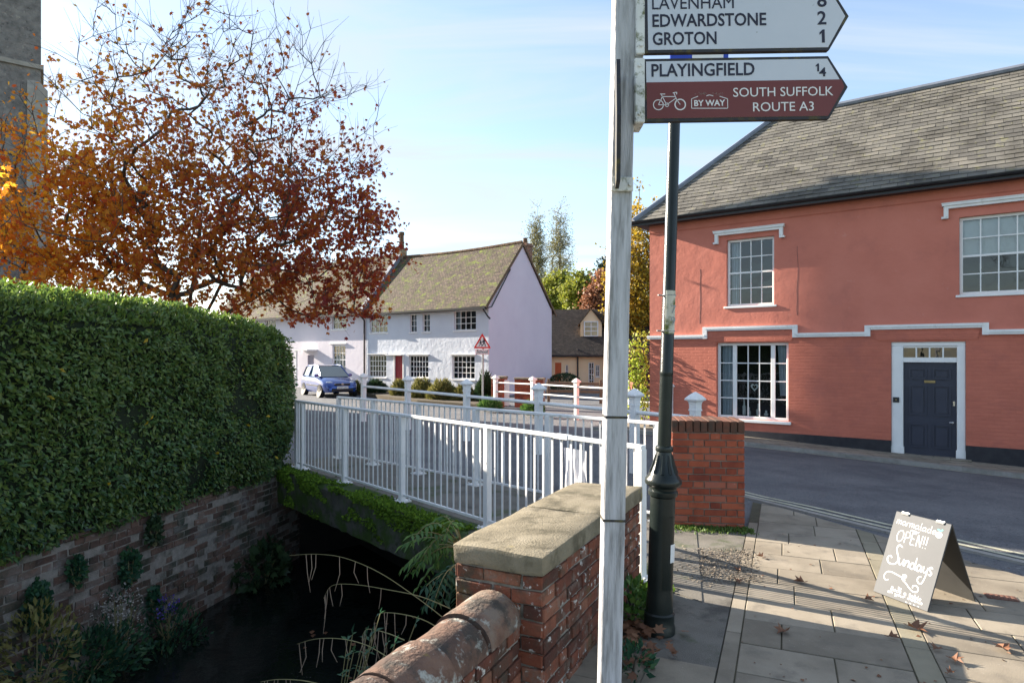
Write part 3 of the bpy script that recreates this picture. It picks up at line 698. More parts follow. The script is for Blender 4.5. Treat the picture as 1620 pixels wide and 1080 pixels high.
def window(parent, x0, x1, z0, z1, y, cols, rows, frame=.055, bar=.022, sash=None, gm=None, fm=None, sill=None, mull=(), label=None, room=.7, drapes=None, blind=None):
    """glazed window: frame > pane, room, curtain"""
    fm = fm or white_clean; gm = gm or glass
    mb = MB()
    for a, b, c, d in ((x0,x1,z0,z0+frame), (x0,x1,z1-frame,z1)): mb.cbox(a, b, y, y+.06, c, d, .006)
    for a, b in ((x0, x0+frame), (x1-frame, x1)): mb.cbox(a, b, y+.0015, y+.0585, z0+frame, z1-frame, .006)
    ix0, ix1, iz0, iz1 = x0+frame, x1-frame, z0+frame, z1-frame
    segs = [(ix0, ix1, cols)]
    if mull:
        segs = []; p = ix0
        for (mx_, w, c) in mull:
            segs.append((p, mx_-w/2, c)); mb.cbox(mx_-w/2, mx_+w/2, y+.002, y+.058, iz0, iz1, .006); p = mx_+w/2
        segs.append((p, ix1, cols))
    for a, b, c in segs:
        for i in range(1, c):
            x = a + (b-a)*i/c; mb.box(x-bar/2, x+bar/2, y+.012, y+.042, iz0, iz1)
        for j in range(1, rows):
            zz_ = iz0 + (iz1-iz0)*j/rows; bw = bar*1.9 if (sash and j == sash) else bar
            mb.box(a, b, y+.0105, y+.0435, zz_-bw/2, zz_+bw/2)
    f = mb.build('window', fm, parent)
    if label: f['label'] = label
    g = MB().quad((ix0,y+.027,iz0), (ix1,y+.027,iz0), (ix1,y+.027,iz1), (ix0,y+.027,iz1)).build('pane', gm, f)
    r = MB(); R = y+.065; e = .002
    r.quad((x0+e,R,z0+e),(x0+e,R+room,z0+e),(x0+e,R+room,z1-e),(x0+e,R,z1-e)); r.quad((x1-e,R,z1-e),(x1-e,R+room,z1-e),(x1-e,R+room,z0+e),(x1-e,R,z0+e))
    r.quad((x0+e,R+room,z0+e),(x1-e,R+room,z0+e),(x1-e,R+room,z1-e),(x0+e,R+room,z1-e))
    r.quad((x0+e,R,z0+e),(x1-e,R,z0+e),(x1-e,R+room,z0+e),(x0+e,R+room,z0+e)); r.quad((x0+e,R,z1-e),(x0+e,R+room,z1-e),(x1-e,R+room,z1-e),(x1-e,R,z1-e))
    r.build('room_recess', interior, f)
    for (a, b, top, bot) in (drapes or ()):
        c = MB(); n = 14
        for i in range(n):
            def cv(i, z):
                t = i/n; pinch = 1 - (.0 if z > .5 else .25)
                return (a + (b-a)*t*pinch, y+.13+.022*math.sin(i*2.4), iz0 + (iz1-iz0)*(bot if z < .5 else top))
            c.quad(cv(i,0), cv(i+1,0), cv(i+1,1), cv(i,1))
        c.build('curtain', curtain, f, smooth=True)
    if blind:
        MB().box(ix0, ix1, y+.1, y+.106, iz0+(iz1-iz0)*blind, iz1).build('blind', blind_m, f)
    if sill:
        s = MB(); s.cbox(x0-sill[0], x1+sill[0], y-.0-sill[1], y+.05, z0-sill[2], z0-.001, .008); s.build('sill', fm, f)
    return f
def pantiles(mb, P, U, V, nu, nv, w, h, th=.016, clipf=None, jit=.004, rg=rnd):
    """courses of thin tilted slates from eaves corner P; U along, V up the slope"""
    P = Vector(P); U = Vector(U).normalized(); V = Vector(V).normalized(); Nn = U.cross(V).normalized()
    for j in range(nv):
        off = (.5 if j % 2 else 0)*w
        for i in range(-1, nu+1):
            u0 = i*w + off; v0 = j*h
            if clipf:
                lo, hi = clipf(v0 + h*.5)
                a, b = max(u0, lo), min(u0+w, hi)
                if b - a < .03: continue
            else: a, b = u0, u0+w
            g = .0035; jj = rg.uniform(-jit, jit); t = th + rg.uniform(-.004, .005)
            A = P + U*(a+g) + V*(v0+jj) + Nn*t; B = P + U*(b-g) + V*(v0+jj+rg.uniform(-.004,.004)) + Nn*t
            C = P + U*(b-g) + V*(v0+h*1.25) + Nn*.001; D = P + U*(a+g) + V*(v0+h*1.25) + Nn*.001
            mb.add([A, B, C, D, A-Nn*.012, B-Nn*.012], [(0,1,2,3), (4,5,1,0), (0,3,4), (5,2,1)])

# ---- the pink house
house = thing('corner_house', 'large salmon pink house with white string course and slate hipped roof', 'house', (PINK0.x, PINK0.y, 0), WROT)
LEN, DEP, EAVE, RID = 15.0, 5.0, 5.36, 8.25
SB = 2.28
w1 = (2.03, 3.15, 3.02, 4.66); w2 = (6.74, 8.9, 3.05, 4.63); gw = (1.78, 3.47, .27, 2.13); dr = (5.54, 6.85, -.35, 2.11)
mb = MB(); facade(mb, LEN, SB, EAVE, [w1, w2], .1, 0)
mb.quad((0,DEP,SB),(0,0,SB),(0,0,EAVE),(0,DEP,EAVE)); mb.quad((LEN,0,-.6),(LEN,DEP,-.6),(LEN,DEP,EAVE),(LEN,0,EAVE)); mb.quad((LEN,DEP,-.6),(0,DEP,-.6),(0,DEP,EAVE),(LEN,DEP,EAVE))
mb.quad((0,-.002,5.02),(LEN,-.002,5.02),(LEN,-.03,5.05),(0,-.03,5.05)); mb.quad((0,-.03,5.05),(LEN,-.03,5.05),(LEN,-.03,EAVE),(0,-.03,EAVE))
mb.build('rendered_wall', pink, house)
mb = MB(); facade(mb, LEN, 0, SB, [gw, (dr[0],dr[1],-.6,dr[3])], .16, 0)
mb.quad((0,DEP,-.3),(0,0,-.3),(0,0,SB),(0,DEP,SB))
lin = [(1.66, 3.6, 2.16, 2.42), (5.2, 7.1, 2.15, 2.38)]
for a, b, c, d in lin: mb.prism([(a+.06,c),(b-.06,c),(b,d),(a,d)], -.018, .003)
mb.build('brick_wall', pink_brick, house)
mb = MB()
for a, b in ((0, dr[0]), (dr[1], LEN)): mb.box(a, b, -.025, .05, -.7, 0.0)
mb.build('plinth', plinth_m, house)
# string course stepping over the window and the door
def moulding(mb, pts, h, y0):
    for i in range(len(pts)-1):
        (x0,z0),(x1,z1) = pts[i], pts[i+1]
        if abs(z1-z0) < 1e-6:
            mb.box(x0, x1, y0, .004, z0, z0+h); mb.box(x0-.0, x1+.0, y0-.02, y0, z0+h*.45, z0+h+.002)
        else:
            lo, hi = min(z0,z1), max(z0,z1)+h
            sgn = 1 if z1 > z0 else -1
            mb.box(x0-.055, x0+.055, y0-.012, .006, lo-.003, hi+.003)
mb = MB(); h_ = .095
sc = [(-.05,SB-.04),(1.5,SB-.04),(1.5,SB+.15),(3.62,SB+.15),(3.62,SB-.04),(5.1,SB-.04),(5.1,SB+.1),(7.17,SB+.1),(7.17,SB-.04),(LEN,SB-.04)]
moulding(mb, sc, h_, -.055); mb.build('string_course', white, house)
for a, b, z0 in ((1.76, 3.36, 4.68), (6.48, 9.2, 4.72)):
    mb = MB(); mb.box(a, b, -.09, .003, z0+.1, z0+.155); mb.box(a-.03, b+.03, -.12, .002, z0+.155, z0+.2); mb.box(a-.04, b+.04, -.13, .001, z0+.2, z0+.215)
    for x in (a, b-.08): mb.box(x, x+.08, -.088, .0025, z0-.1, z0+.1)
    mb.box(a-.04, a+.02, -.091, .002, z0-.1, z0-.06); mb.box(b-.02, b+.04, -.091, .002, z0-.1, z0-.06)
    mb.build('hood_mould', white, house)
window(house, *w1, .085, 4, 4, sash=2, frame=.06, sill=(.06,.12,.05), drapes=[(2.1,2.32,1,0)])
window(house, *w2, .085, 7, 4, sash=2, frame=.06, sill=(.06,.12,.05), blind=.5)
f = window(house, *gw, .1, 1, 4, frame=.07, bar=.024, sill=(.06,.16,.07), mull=[(2.2,.1,1),(3.1,.1,3)], drapes=[(1.86,2.16,1,0),(3.4,3.17,1,.3)])
# heart hung in the window and things on the ledge
mb = MB(); hp = []
for k in range(24):
    t = 2*math.pi*k/24; hp.append((.0065*16*math.sin(t)**3*.9, .0065*(13*math.cos(t)-5*math.cos(2*t)-2*math.cos(3*t)-math.cos(4*t))))
hp = hp[::-1]
inn = [(x*.55, z*.55) for x, z in hp]; n = len(hp)
vs = [(x+2.66, .15, z+1.05) for x, z in hp] + [(x+2.66, .15, z+1.05) for x, z in inn]
mb.add(vs, [(i,(i+1)%n,(i+1)%n+n,i+n) for i in range(n)]); mb.build('heart_ornament', heart_m, f)
mb = MB()
for x, hh, r in ((2.38,.42,.045),(2.5,.2,.04),(2.72,.3,.05),(2.9,.14,.05)): mb.lathe([(r*.6,0),(r,.03),(r,hh*.5),(r*.5,hh*.6),(r*.45,hh)], 10, c=(x,.27,gw[2]+.075))
mb.build('ledge_ornaments', white_clean, f)
# door case, door, fanlight
mb = MB(); x0, x1, z0, z1 = dr
mb.cbox(x0+.002, 5.76, .035, .2, -.3, z1-.09, .01); mb.cbox(6.7, x1-.002, .035, .2, -.33, z1-.09, .01); mb.cbox(x0+.002, x1-.002, .035, .2, z1-.09, z1-.002, .008)
mb.box(x0-.012, 5.775, .018, .2, -.3, -.12); mb.box(6.685, x1+.012, .018, .2, -.33, -.12)
mb.box(5.76, 6.7, .06, .2, 1.68, 1.75)
for k in range(1,4): x = 5.76 + .94*k/4; mb.box(x-.014, x+.014, .075, .11, 1.75, z1-.09)
mb.box(5.7601, 6.6999, .062, .14, 1.7505, 1.78); mb.box(5.7601, 6.6999, .062, .14, z1-.125, z1-.0905)
fr = mb.build('door_frame', white_clean, house)
MB().quad((5.76,.1,1.75),(6.7,.1,1.75),(6.7,.1,z1-.09),(5.76,.1,z1-.09)).build('fanlight', glass, fr)
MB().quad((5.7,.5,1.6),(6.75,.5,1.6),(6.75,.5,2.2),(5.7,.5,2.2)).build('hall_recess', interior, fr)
mb = MB(); mb.box(5.765, 6.695, .12, .165, -.29, 1.675)
def panel(a, b, c, d):
    w = .03
    mb.prism([(a,c),(b,c),(b-w,c+w),(a+w,c+w)], .098, .121); mb.prism([(a,d),(a+w,d-w),(b-w,d-w),(b,d)], .098, .121)
    mb.prism([(a,c),(a+w,c+w),(a+w,d-w),(a,d)], .098, .121); mb.prism([(b,c),(b,d),(b-w,d-w),(b-w,c+w)], .098, .121)
    mb.box(a+w+.03, b-w-.03, .108, .121, c+w+.03, d-w-.03)
for a, b in ((5.86, 6.18), (6.28, 6.6)):
    panel(a, b, -.12, .38); panel(a, b, .56, 1.2); panel(a, b, 1.32, 1.55)
d_ = mb.build('door', door_m, house)
mb = MB(); mb.cbox(6.13, 6.33, .105, .125, 1.245, 1.3, .004); mb.build('letter_plate', brass, d_)
MB().cbox(6.63, 6.67, .095, .125, .78, .88, .004).build('lock', chrome, d_); mb = MB(); mb.tube([(6.63,.07,.44),(6.63,.12,.44)], .02, 10); mb.tube([(6.57,.07,.44),(6.64,.07,.44)], .012, 8); mb.build('handle', chrome, d_)
mb = MB(); mb.cbox(5.575, 5.69, .012, .034, .82, .93, .004); b_ = mb.build('doorbell', black_metal, house); MB().lathe([(.018,0),(.014,.008)], 10).build('bell_push', brass, b_, (5.632,.0115,.875), (math.pi/2,0,0))
MB().cbox(5.5, 6.95, -.2, .2, -.5, -.275, .01).build('doorstep', farpave_m, house)
# hairline cracks and a cable on the render
for cs, z0, z1 in ((1.36, 2.62, 4.0), (3.66, 2.75, 4.35)):
    x = cs; pts = []
    for k in range(12): pts.append((x, -.001, z0+(z1-z0)*k/11)); x += rnd.uniform(-.012,.012)
    MB().tube(pts, [.0035]*12, 4).build('render_crack', plinth_m, house)
# hipped slate roof
ov = .32; D2 = DEP/2
pitch = math.atan2(RID-EAVE, D2+ov*0+.25); 
ez = EAVE - .02; e0 = -ov
rise = RID - ez; run = D2 + ov
hx = -ov + run          # hip apex x (equal pitch)
mb = MB()
A = (-ov,-ov,ez); B = (LEN+.3,-ov,ez); C = (LEN+.3,D2,RID); Dd = (hx,D2,RID); E_ = (-ov,DEP+ov,ez); F_ = (LEN+.3,DEP+ov,ez)
mb.add([A,B,C,Dd,E_,F_], [(0,1,2,3),(0,3,4),(3,2,5,4)])
mb.add([A,B,F_,E_], [(0,3,2,1)])
sl_len = math.hypot(run, rise); V = Vector((0, run, rise)).normalized()
cl = lambda v: (0.02 + v*run/sl_len, LEN+.6)
rf = mb.build('roof', mat('roof_deck', [(.03,.03,.03), (.05,.05,.05)], 5, rough=.9), house)
mb = MB(); pantiles(mb, A, (1,0,0), V, int((LEN+.6)/.3)+1, int(sl_len/.155), .3, .155, .019, cl, .009)
V2 = Vector((run, 0, rise)).normalized(); wid = DEP + 2*ov
pantiles(mb, E_, (0,-1,0), V2, int(wid/.3)+1, int(sl_len/.155), .3, .155, .018, lambda v: (v*run/sl_len, wid - v*run/sl_len))
mb.build('slates', slate, rf)
mb = MB(); mb.tube([Vector(A)+Vector((0,0,.03)), Vector(Dd)+Vector((0,0,.05))], .075, 8); mb.tube([Vector(E_)+Vector((0,0,.03)), Vector(Dd)+Vector((0,0,.05))], .06, 8)
mb.tube([Vector(Dd)+Vector((0,0,.05)), Vector(C)+Vector((0,0,.05))], .08, 8); mb.build('ridge_tiles', lead, rf, smooth=True)
mb = MB(); mb.box(-ov+.02, LEN+.3, -ov+.02, -.035, ez-.1, ez-.03); mb.box(-ov+.02, -.02, -ov+.021, DEP+ov, ez-.099, ez-.031); mb.build('soffit', black_metal, house)
mb = MB()
prof = [(math.cos(t)*.062, math.sin(t)*.062) for t in np.linspace(math.pi, 2*math.pi, 9)]
g0 = Vector((-ov-.06,-ov-.05,ez-.0))
for (p, q) in zip(prof[:-1], prof[1:]): mb.quad((-ov-.1,-ov-.045+p[0],ez+.0+p[1]), (LEN+.3,-ov-.045+p[0],ez+p[1]), (LEN+.3,-ov-.045+q[0],ez+q[1]), (-ov-.1,-ov-.045+q[0],ez+q[1]))
mb.box(-ov-.1, LEN+.3, -ov-.018, -ov+.02, ez-.12, ez+.005)
mb.add([(-ov-.1,-ov-.045+p[0],ez+p[1]) for p in prof], [tuple(range(len(prof)))])
for (p, q) in zip(prof[:-1], prof[1:]): mb.quad((-ov-.045+p[0],DEP+ov,ez+p[1]), (-ov-.045+p[0],-ov-.1,ez+p[1]), (-ov-.045+q[0],-ov-.1,ez+q[1]), (-ov-.045+q[0],DEP+ov,ez+q[1]))
mb.build('gutter', black_metal, house)

# ---- cottage row
def cottage_win(parent, r, O, cols, rows, rot_y=.05, sill=True, sash=None):
    (a, d), (b, c) = wall_sz(r[0], r[1], O), wall_sz(r[2], r[3], O)
    return (a, b, c, d)
def gabled(mb, x0, x1, dep, ez, rz, ovh, oe, th=.12, sag=0):
    """two-slope roof over x0..x1 (ridge along x), with thickness"""
    D = dep/2; r = (rz-ez)/D
    y0 = -ovh; z0 = ez - r*ovh; n = 10
    for k in range(n):
        xa = x0-oe + (x1-x0+2*oe)*k/n; xb = x0-oe + (x1-x0+2*oe)*(k+1)/n
        sa = -sag*math.sin(math.pi*k/n); sb_ = -sag*math.sin(math.pi*(k+1)/n)
        mb.quad((xa,y0,z0+sa*.6),(xb,y0,z0+sb_*.6),(xb,D,rz+sb_),(xa,D,rz+sa)); mb.quad((xb,dep-y0,z0),(xa,dep-y0,z0),(xa,D,rz+sa),(xb,D,rz+sb_))
        mb.quad((xb,y0,z0-th+sb_*.6),(xa,y0,z0-th+sa*.6),(xa,D,rz-th+sa),(xb,D,rz-th+sb_)); mb.quad((xa,dep-y0,z0-th),(xb,dep-y0,z0-th),(xb,D,rz-th+sb_),(xa,D,rz-th+sa))
        mb.quad((xa,y0,z0-th+sa*.6),(xb,y0,z0-th+sb_*.6),(xb,y0,z0+sb_*.6),(xa,y0,z0+sa*.6))
    for x, s in ((x0-oe,1),(x1+oe,-1)):
        q = [(x,y0,z0-th),(x,y0,z0),(x,D,rz),(x,D,rz-th)]; q2 = [(x,dep-y0,z0),(x,dep-y0,z0-th),(x,D,rz-th),(x,D,rz)]
        if s < 0: q = q[::-1]; q2 = q2[::-1]
        mb.quad(*q[::-1]); mb.quad(*q2[::-1])
CW = 5.5
cot = thing('cottage', 'pale blue cottage with lilac gable end and mossy tiled roof', 'cottage', (COT0.x, COT0.y, 0), WROT)
G = lambda *r: cottage_win(None, r, COT0, 1, 1)
ups = [G(585.4,498,613,526), G(648.5,497,659,525.5), G(668.5,496.5,680,525), G(718.5,491.8,753,522)]
los = [G(583,561,611,597), G(647,562,677.5,598), G(715.5,562,751,600.5)]
dcot = G(624.5,562.5,637,616); dcot = (dcot[0], dcot[1], -.05, dcot[3])
ge = 4.42; gr = 7.5; SL = -8.55
mb = MB(); facade(mb, 0, -.2, ge-.1, ups+los+[dcot], .1, 0, X0=SL)
mb.build('front_wall', pale_blue, cot)
mb = MB(); mb.add([(0,0,-.2),(0,CW,-.2),(0,CW,ge-.25),(0,CW/2,gr-.14),(0,0,ge)], [(0,1,2,3,4)]); mb.quad((SL,CW,-.2),(0,CW,-.2),(0,CW,ge),(SL,CW,ge)); mb.build('gable_wall', lilac, cot)
for r, c in zip(ups, (4,2,2,4)): window(cot, *r, .06, c, 3, frame=.05, bar=.03, gm=glass_far, sill=(.06,.1,.06), drapes=[(r[0]+.05, r[0]+.3, 1, 0)])
for r, c in zip(los, (6,6,5)): window(cot, *r, .06, c, 4, frame=.06, bar=.035, gm=glass_far, sill=(.06,.1,.06))
for r in los: MB().box(r[0]-.08, r[1]+.08, -.1, .05, r[3]+.02, r[3]+.06).build('drip_hood', white_clean, cot)
mb = MB()
mb.box(dcot[0]-.5, dcot[1]+.12, -.22, .05, dcot[3]+.02, dcot[3]+.07); mb.box(dcot[0]-.09, dcot[0], -.02, .05, dcot[2], dcot[3]); mb.box(dcot[1], dcot[1]+.09, -.02, .05, dcot[2], dcot[3])
mb.build('door_surround', white_clean, cot)
mb = MB(); mb.box(dcot[0], dcot[1], .06, .1, dcot[2], dcot[3]); n = 4
for k in range(n): a = dcot[0]+(dcot[1]-dcot[0])*k/n; mb.box(a+.01, a+(dcot[1]-dcot[0])/n-.01, .05, .06, dcot[2]+.02, dcot[3]-.02)
mb.build('door', red_door, cot)
mb = MB(); gabled(mb, SL, 0, CW, ge, gr, .28, .06, sag=.1); rfc = mb.build('roof', tile_m, cot)
mb = MB(); n = 24
for k in range(n): x = SL + (-SL)*k/n; mb.tube([(x,CW/2,gr+.0-.1*math.sin(math.pi*k/n)),(x+(-SL)/n-.02,CW/2,gr-.1*math.sin(math.pi*(k+1)/n))], .09, 7)
mb.build('ridge_tiles', tile_warm, rfc)
# bargeboards and lean of the verge
mb = MB(); sl_ = (gr-ge)/(CW/2)
for s in (0, 1):
    y0, z0, y1, z1 = (-.3, ge-.3*sl_-.12, CW/2, gr-.12) if s == 0 else (CW+.34, ge-.34*sl_-.12, CW/2, gr-.12)
    mb.add([(.055,y0,z0-.06),(.055,y1,z1-.06),(.055,y1,z1+.09),(.055,y0,z0+.09),(.095,y0,z0-.06),(.095,y1,z1-.06),(.095,y1,z1+.09),(.095,y0,z0+.09)], [(0,1,2,3),(7,6,5,4),(0,4,5,1),(3,2,6,7),(0,3,7,4)])
mb.build('bargeboard', timber, cot)
mb = MB()
for t in np.linspace(0,1,2): pass
mb.box(SL, .06, -.38, -.29, ge-.46, ge-.36); mb.build('gutter', black_metal, cot)
mb = MB(); mb.tube([(.1,-.3,ge-.42),(.1,.1,ge-.35),(.1,1.6,6.0)], .03, 6); mb.tube([(-.1,-.3,ge-.45),(.07,-.15,ge-.8),(.07,.02,ge-.9)], .04, 6); mb.build('cable', black_metal, cot)
mb = MB(); mb.box(-.62,-.1,3.25,3.8,5.5,7.55); mb.box(-.67,-.05,3.2,3.85,7.4,7.5); ch = mb.build('chimney', mat('chimney_brick', [(.15,.06,.04), (.24,.1,.06)], 6, rough=.9, brick=(.225,.075,.012,(.25,.22,.18),.2,.6)), cot)
mb = MB(); mb.lathe([(.13,0),(.11,.25),(.13,.3)], 10, c=(-.36,3.52,7.55)); mb.build('chimney_pot', tile_warm, ch)

# left-hand house of the row
lh = thing('cottage', 'pale lilac cottage with steeper roof beside the blue one, behind the car', 'cottage', (COT0.x, COT0.y, 0), WROT)
G2 = lambda *r: wall_sz(r[0], r[1], COT0) + wall_sz(r[2], r[3], COT0)
u = G(525.5,488.5,548.5,520.5); lo_ = G(526,546,546.5,592); dd = G(486.5,561.5,497,592); 
X1 = SL - .02; X0 = -24.0; lz = 4.45; lr = 7.72
dd = (dd[0], dd[1], -.05, dd[3])
farw = []
for k in range(2): farw.append((X1-9.5-3*k, X1-8.4-3*k, 2.9, 4.0))
mb = MB(); facade(mb, X1, -.2, lz-.1, [u, lo_, dd]+farw, .1, 0, X0=X0); mb.quad((X1,0,-.2),(X1,CW,-.2),(X1,CW,lz),(X1,0,lz)); mb.add([(X0,CW,-.2),(X0,0,-.2),(X0,0,lz),(X0,CW/2,lr-.1),(X0,CW,lz)], [(0,1,2,3,4)])
mb.add([(X1,0,lz-.2),(X1,CW,lz-.2),(X1,CW/2,lr-.1)], [(0,1,2)])
mb.build('front_wall', pale_lilac, lh)
window(lh, *u, .06, 3, 3, frame=.06, bar=.035, gm=glass_far, sill=(.08,.12,.06)); window(lh, *lo_, .06, 4, 4, sash=2, frame=.06, bar=.03, gm=glass_far, sill=(.08,.12,.06), drapes=[(lo_[0]+.06, lo_[1]-.06, 1, 0)])
for r in farw: window(lh, *r, .06, 4, 3, frame=.05, bar=.03, gm=glass_far, sill=(.06,.1,.06))
MB().box(lo_[0]-.25, lo_[1]+.12, -.08, .05, lo_[3]+.06, lo_[3]+.12).build('drip_hood', white_clean, lh); mb = MB(); mb.box(dd[0]-.4, dd[1]+.3, -.7, .05, dd[3]+.25, dd[3]+.33); mb.box(dd[0]-.3,dd[0]-.2,-.65,-.55,-.1,dd[3]+.25); mb.build('porch_canopy', white_clean, lh)
MB().box(dd[0], dd[1], .06, .1, dd[2], dd[3]).build('door', grey_door, lh)
mb = MB(); gabled(mb, X0, X1, CW, lz, lr, .28, .0); rfl = mb.build('roof', tile_m, lh)
mb = MB(); sl2 = (lr-lz)/(CW/2); y0, z0, y1, z1 = -.3, lz-.3*sl2, CW/2, lr
mb.add([(X1-.22,y0,z0+.18),(X1+.06,y0,z0+.18),(X1+.06,y1,z1+.18),(X1-.22,y1,z1+.18),(X1-.22,y0,z0-.2),(X1+.06,y0,z0-.2),(X1+.06,y1,z1-.2),(X1-.22,y1,z1-.2)], [(0,1,2,3),(1,5,6,2),(4,0,3,7),(0,4,5,1)])
mb.build('verge_flashing', lead, rfl)
mb = MB(); mb.box(X1-.25,X1+.15,CW/2-.22,CW/2+.22,lr-.4,lr+.3); mb.box(X1-.3,X1+.2,CW/2-.27,CW/2+.27,lr+.24,lr+.3); ch2 = mb.build('chimney', coping_st, lh)
mb = MB(); mb.lathe([(.15,0),(.14,.3),(.18,.35),(.13,.42),(.13,.75),(.17,.8),(.15,.95)], 12, c=(X1-.05,CW/2,lr+.3)); mb.build('chimney_pot', tile_warm, ch2)
mb = MB(); mb.box(X0, X1, -.4, -.3, lz-.47, lz-.37); mb.tube([(X1-.05,-.36,lz-.4),(X1-.05,-.3,lz-.55),(X1-.05,-.07,lz-.75),(X1-.05,-.07,-.1)], .045, 8); mb.tube([(X1-.3,-.36,lz-.42),(X1+.15,-.36,lz-.45)], .09, 8); mb.build('drainpipe', black_metal, lh)

# the low orange cottage behind, with a dormer
OC = dp(876, 600, 37.0)
oc = thing('cottage', 'low cream and orange cottage with dark tiled roof and dormer behind the lilac gable', 'cottage', (OC.x, OC.y, 0), math.radians(-8))
def oloc(px, py, y=0):
    """pixel on the front plane (local y) of the orange cottage -> local x,z"""
    c, s = math.cos(math.radians(-8)), math.sin(math.radians(-8)); r = (px-810)/FPX
    # point = OC + x*(c,s) + y*(-s,c)
    bx, by = OC.x - s*y, OC.y + c*y
    x = (r*by - bx)/(c - r*s); Y = by + s*x
    return x, EYE + (YH-py)/FPX*Y
OL = 7.5; oe_ = 2.15; orr = 4.6; od = 5.0
(dx0, dz1), (dx1, _) = oloc(878,573.5), oloc(888,573.5)
(wx0, wz1), (wx1, wz0) = oloc(931,573), oloc(940,611); (vx0, vz1), (vx1, vz0) = oloc(942,577), oloc(948.5,596); (ux0, uz1), (ux1, uz0) = oloc(894.5,577), oloc(899,596)
ops = [(dx0,dx1,-.1,dz1), (wx0,wx1,wz0,wz1), (vx0,vx1,vz0,vz1), (ux0,ux1,uz0,uz1)]
mb = MB(); facade(mb, OL, -.2, oe_-.1, ops, .1, 0, X0=-1.5); mb.add([(-1.5,od,-.2),(-1.5,0,-.2),(-1.5,0,oe_),(-1.5,od/2,orr-.1),(-1.5,od,oe_)], [(0,1,2,3,4)]); mb.add([(OL,0,-.2),(OL,od,-.2),(OL,od,oe_),(OL,od/2,orr-.1),(OL,0,oe_)], [(0,1,2,3,4)])
mb.build('front_wall', cream_r, oc)
MB().box(dx0, dx1, .05, .09, -.1, dz1).build('door', orange_door, oc)
for r, c, w in ((ops[1],2,4),(ops[2],2,2),(ops[3],1,2)): window(oc, *r, .05, c, w, frame=.05, bar=.03, gm=glass_far, sill=(.05,.08,.05))
mb = MB(); gabled(mb, -1.6, OL, od, oe_, orr, .35, .1); rfo = mb.build('roof', tile_dark, oc)
# dormer
(ax, az_), (bx, bz) = oloc(929.5,545,1.0), oloc(941,515,1.0)
cx = (ax+bx)/2; dw = .62; top = bz + .15; yF = .75
zf0 = oe_ + yF*(orr-oe_)/(od/2)
mb = MB(); mb.add([(cx-dw,yF,zf0-.1),(cx+dw,yF,zf0-.1),(cx+dw,yF,top),(cx,yF,top+.8),(cx-dw,yF,top)], [(0,1,2,3,4)])
for sx in (-1,1):
    q = [(cx+sx*dw,yF,zf0-.1),(cx+sx*dw,2.4,zf0-.1),(cx+sx*dw,2.4,top),(cx+sx*dw,yF,top)]; mb.quad(*(q if sx > 0 else q[::-1]))
dm = mb.build('dormer', cream_r, oc)
mb = MB()
for sx in (-1,1):
    q = [(cx+sx*(dw+.15),yF-.12,top-.16),(cx,yF-.12,top+.86),(cx,2.9,top+.86),(cx+sx*(dw+.15),2.9,top-.16)]; mb.quad(*(q if sx < 0 else q[::-1]))
mb.build('dormer_roof', tile_warm, dm)
window(dm, cx-.42, cx+.42, zf0+.0, top+.1, yF-.065, 2, 3, frame=.06, bar=.04, gm=glass_far, room=.3)
mb = MB(); mb.tube([(-.1,-.1,oe_-.1),(-.25,-.07,oe_-.5),(-.25,-.07,0)], .05, 6)
x_, _ = oloc(914,560); mb.tube([(x_,-.05,oe_),(x_,-.05,-.1)], .045, 6); mb.box(-1.6, OL, -.42, -.34, oe_-.42, oe_-.34); mb.build('drainpipe', black_metal, oc)

# brick house glimpsed further right
bp = dp(953, 560, 46)
bh_ = thing('house', 'dark red brick house with tiled roof glimpsed beyond the dormer', 'house', (bp.x-1.5, bp.y, 0), math.radians(-8))
mb = MB(); facade(mb, 9, -.2, 3.05, [(1,2,1.8,2.8)], .1); mb.quad((0,5,-.2),(0,0,-.2),(0,0,3.05),(0,5,3.05)); mb.build('wall', mat('dark_red_brick', [(.13,.05,.045), (.2,.08,.07)], 3, rough=.9, brick=(.225,.075,.012,(.2,.17,.15),.2,.5)), bh_)  # muted dark red brick colour
window(bh_, 1, 2, 1.8, 2.8, .05, 2, 3, gm=glass_far)
mb = MB(); gabled(mb, 0, 9, 5, 3.2, 5.2, .3, .15); mb.build('roof', tile_dark, bh_)

# ------------------------------------------------------------------ church tower (stone, far left)
TY = 24.0; TXR = -.736*TY
tw = thing('church_tower', 'weathered grey flint church tower with stepped corner buttress', 'church tower', (-24.4, 27.6, 0), math.radians(36.3))
TH_ = 20.0
mb = MB(); mb.box(-3.4, 3.25, -3.0, 2.9, -.2, TH_); mb.build('tower_wall', stone, tw)
mb = MB()
for z in (3.6, 8.6, 13.9, TH_-.3): MB().box(-3.5, 3.35, -3.1, 3.0, z, z+.18).build('string_course', stone_dressed, tw)
mb = MB()
for (bx0, bx1, by0, by1) in ((2.75,3.75,-3.35,-2.5), (-4.0,-3.0,-3.35,-2.5)):
    mb = MB()
    for i, (zt, sh) in enumerate(((5.2, .0), (9.6, .12), (13.6, .26))):
        zb = (-.2, 5.2, 9.6)[i]; s_ = sh
        mb.box(bx0+.02*i, bx1-s_, by0+s_*.6, by1-.02*i, zb, zt-.6)
        mb.add([(bx0+.02*i,by0+s_*.6,zt-.6),(bx1-s_,by0+s_*.6,zt-.6),(bx1-s_,by1,zt-.6),(bx0+.02*i,by1,zt-.6),(bx0+.02*i,by0+s_*.6+.3,zt),(bx0+.3,by0+s_*.6+.3,zt),(bx0+.3,by1,zt),(bx0+.02*i,by1,zt)], [(0,1,5,4),(1,2,6,5),(2,3,7,6),(4,5,6,7),(3,0,4,7)])
    mb.build('buttress', stone_dressed, tw)
mb = MB(); pts = []
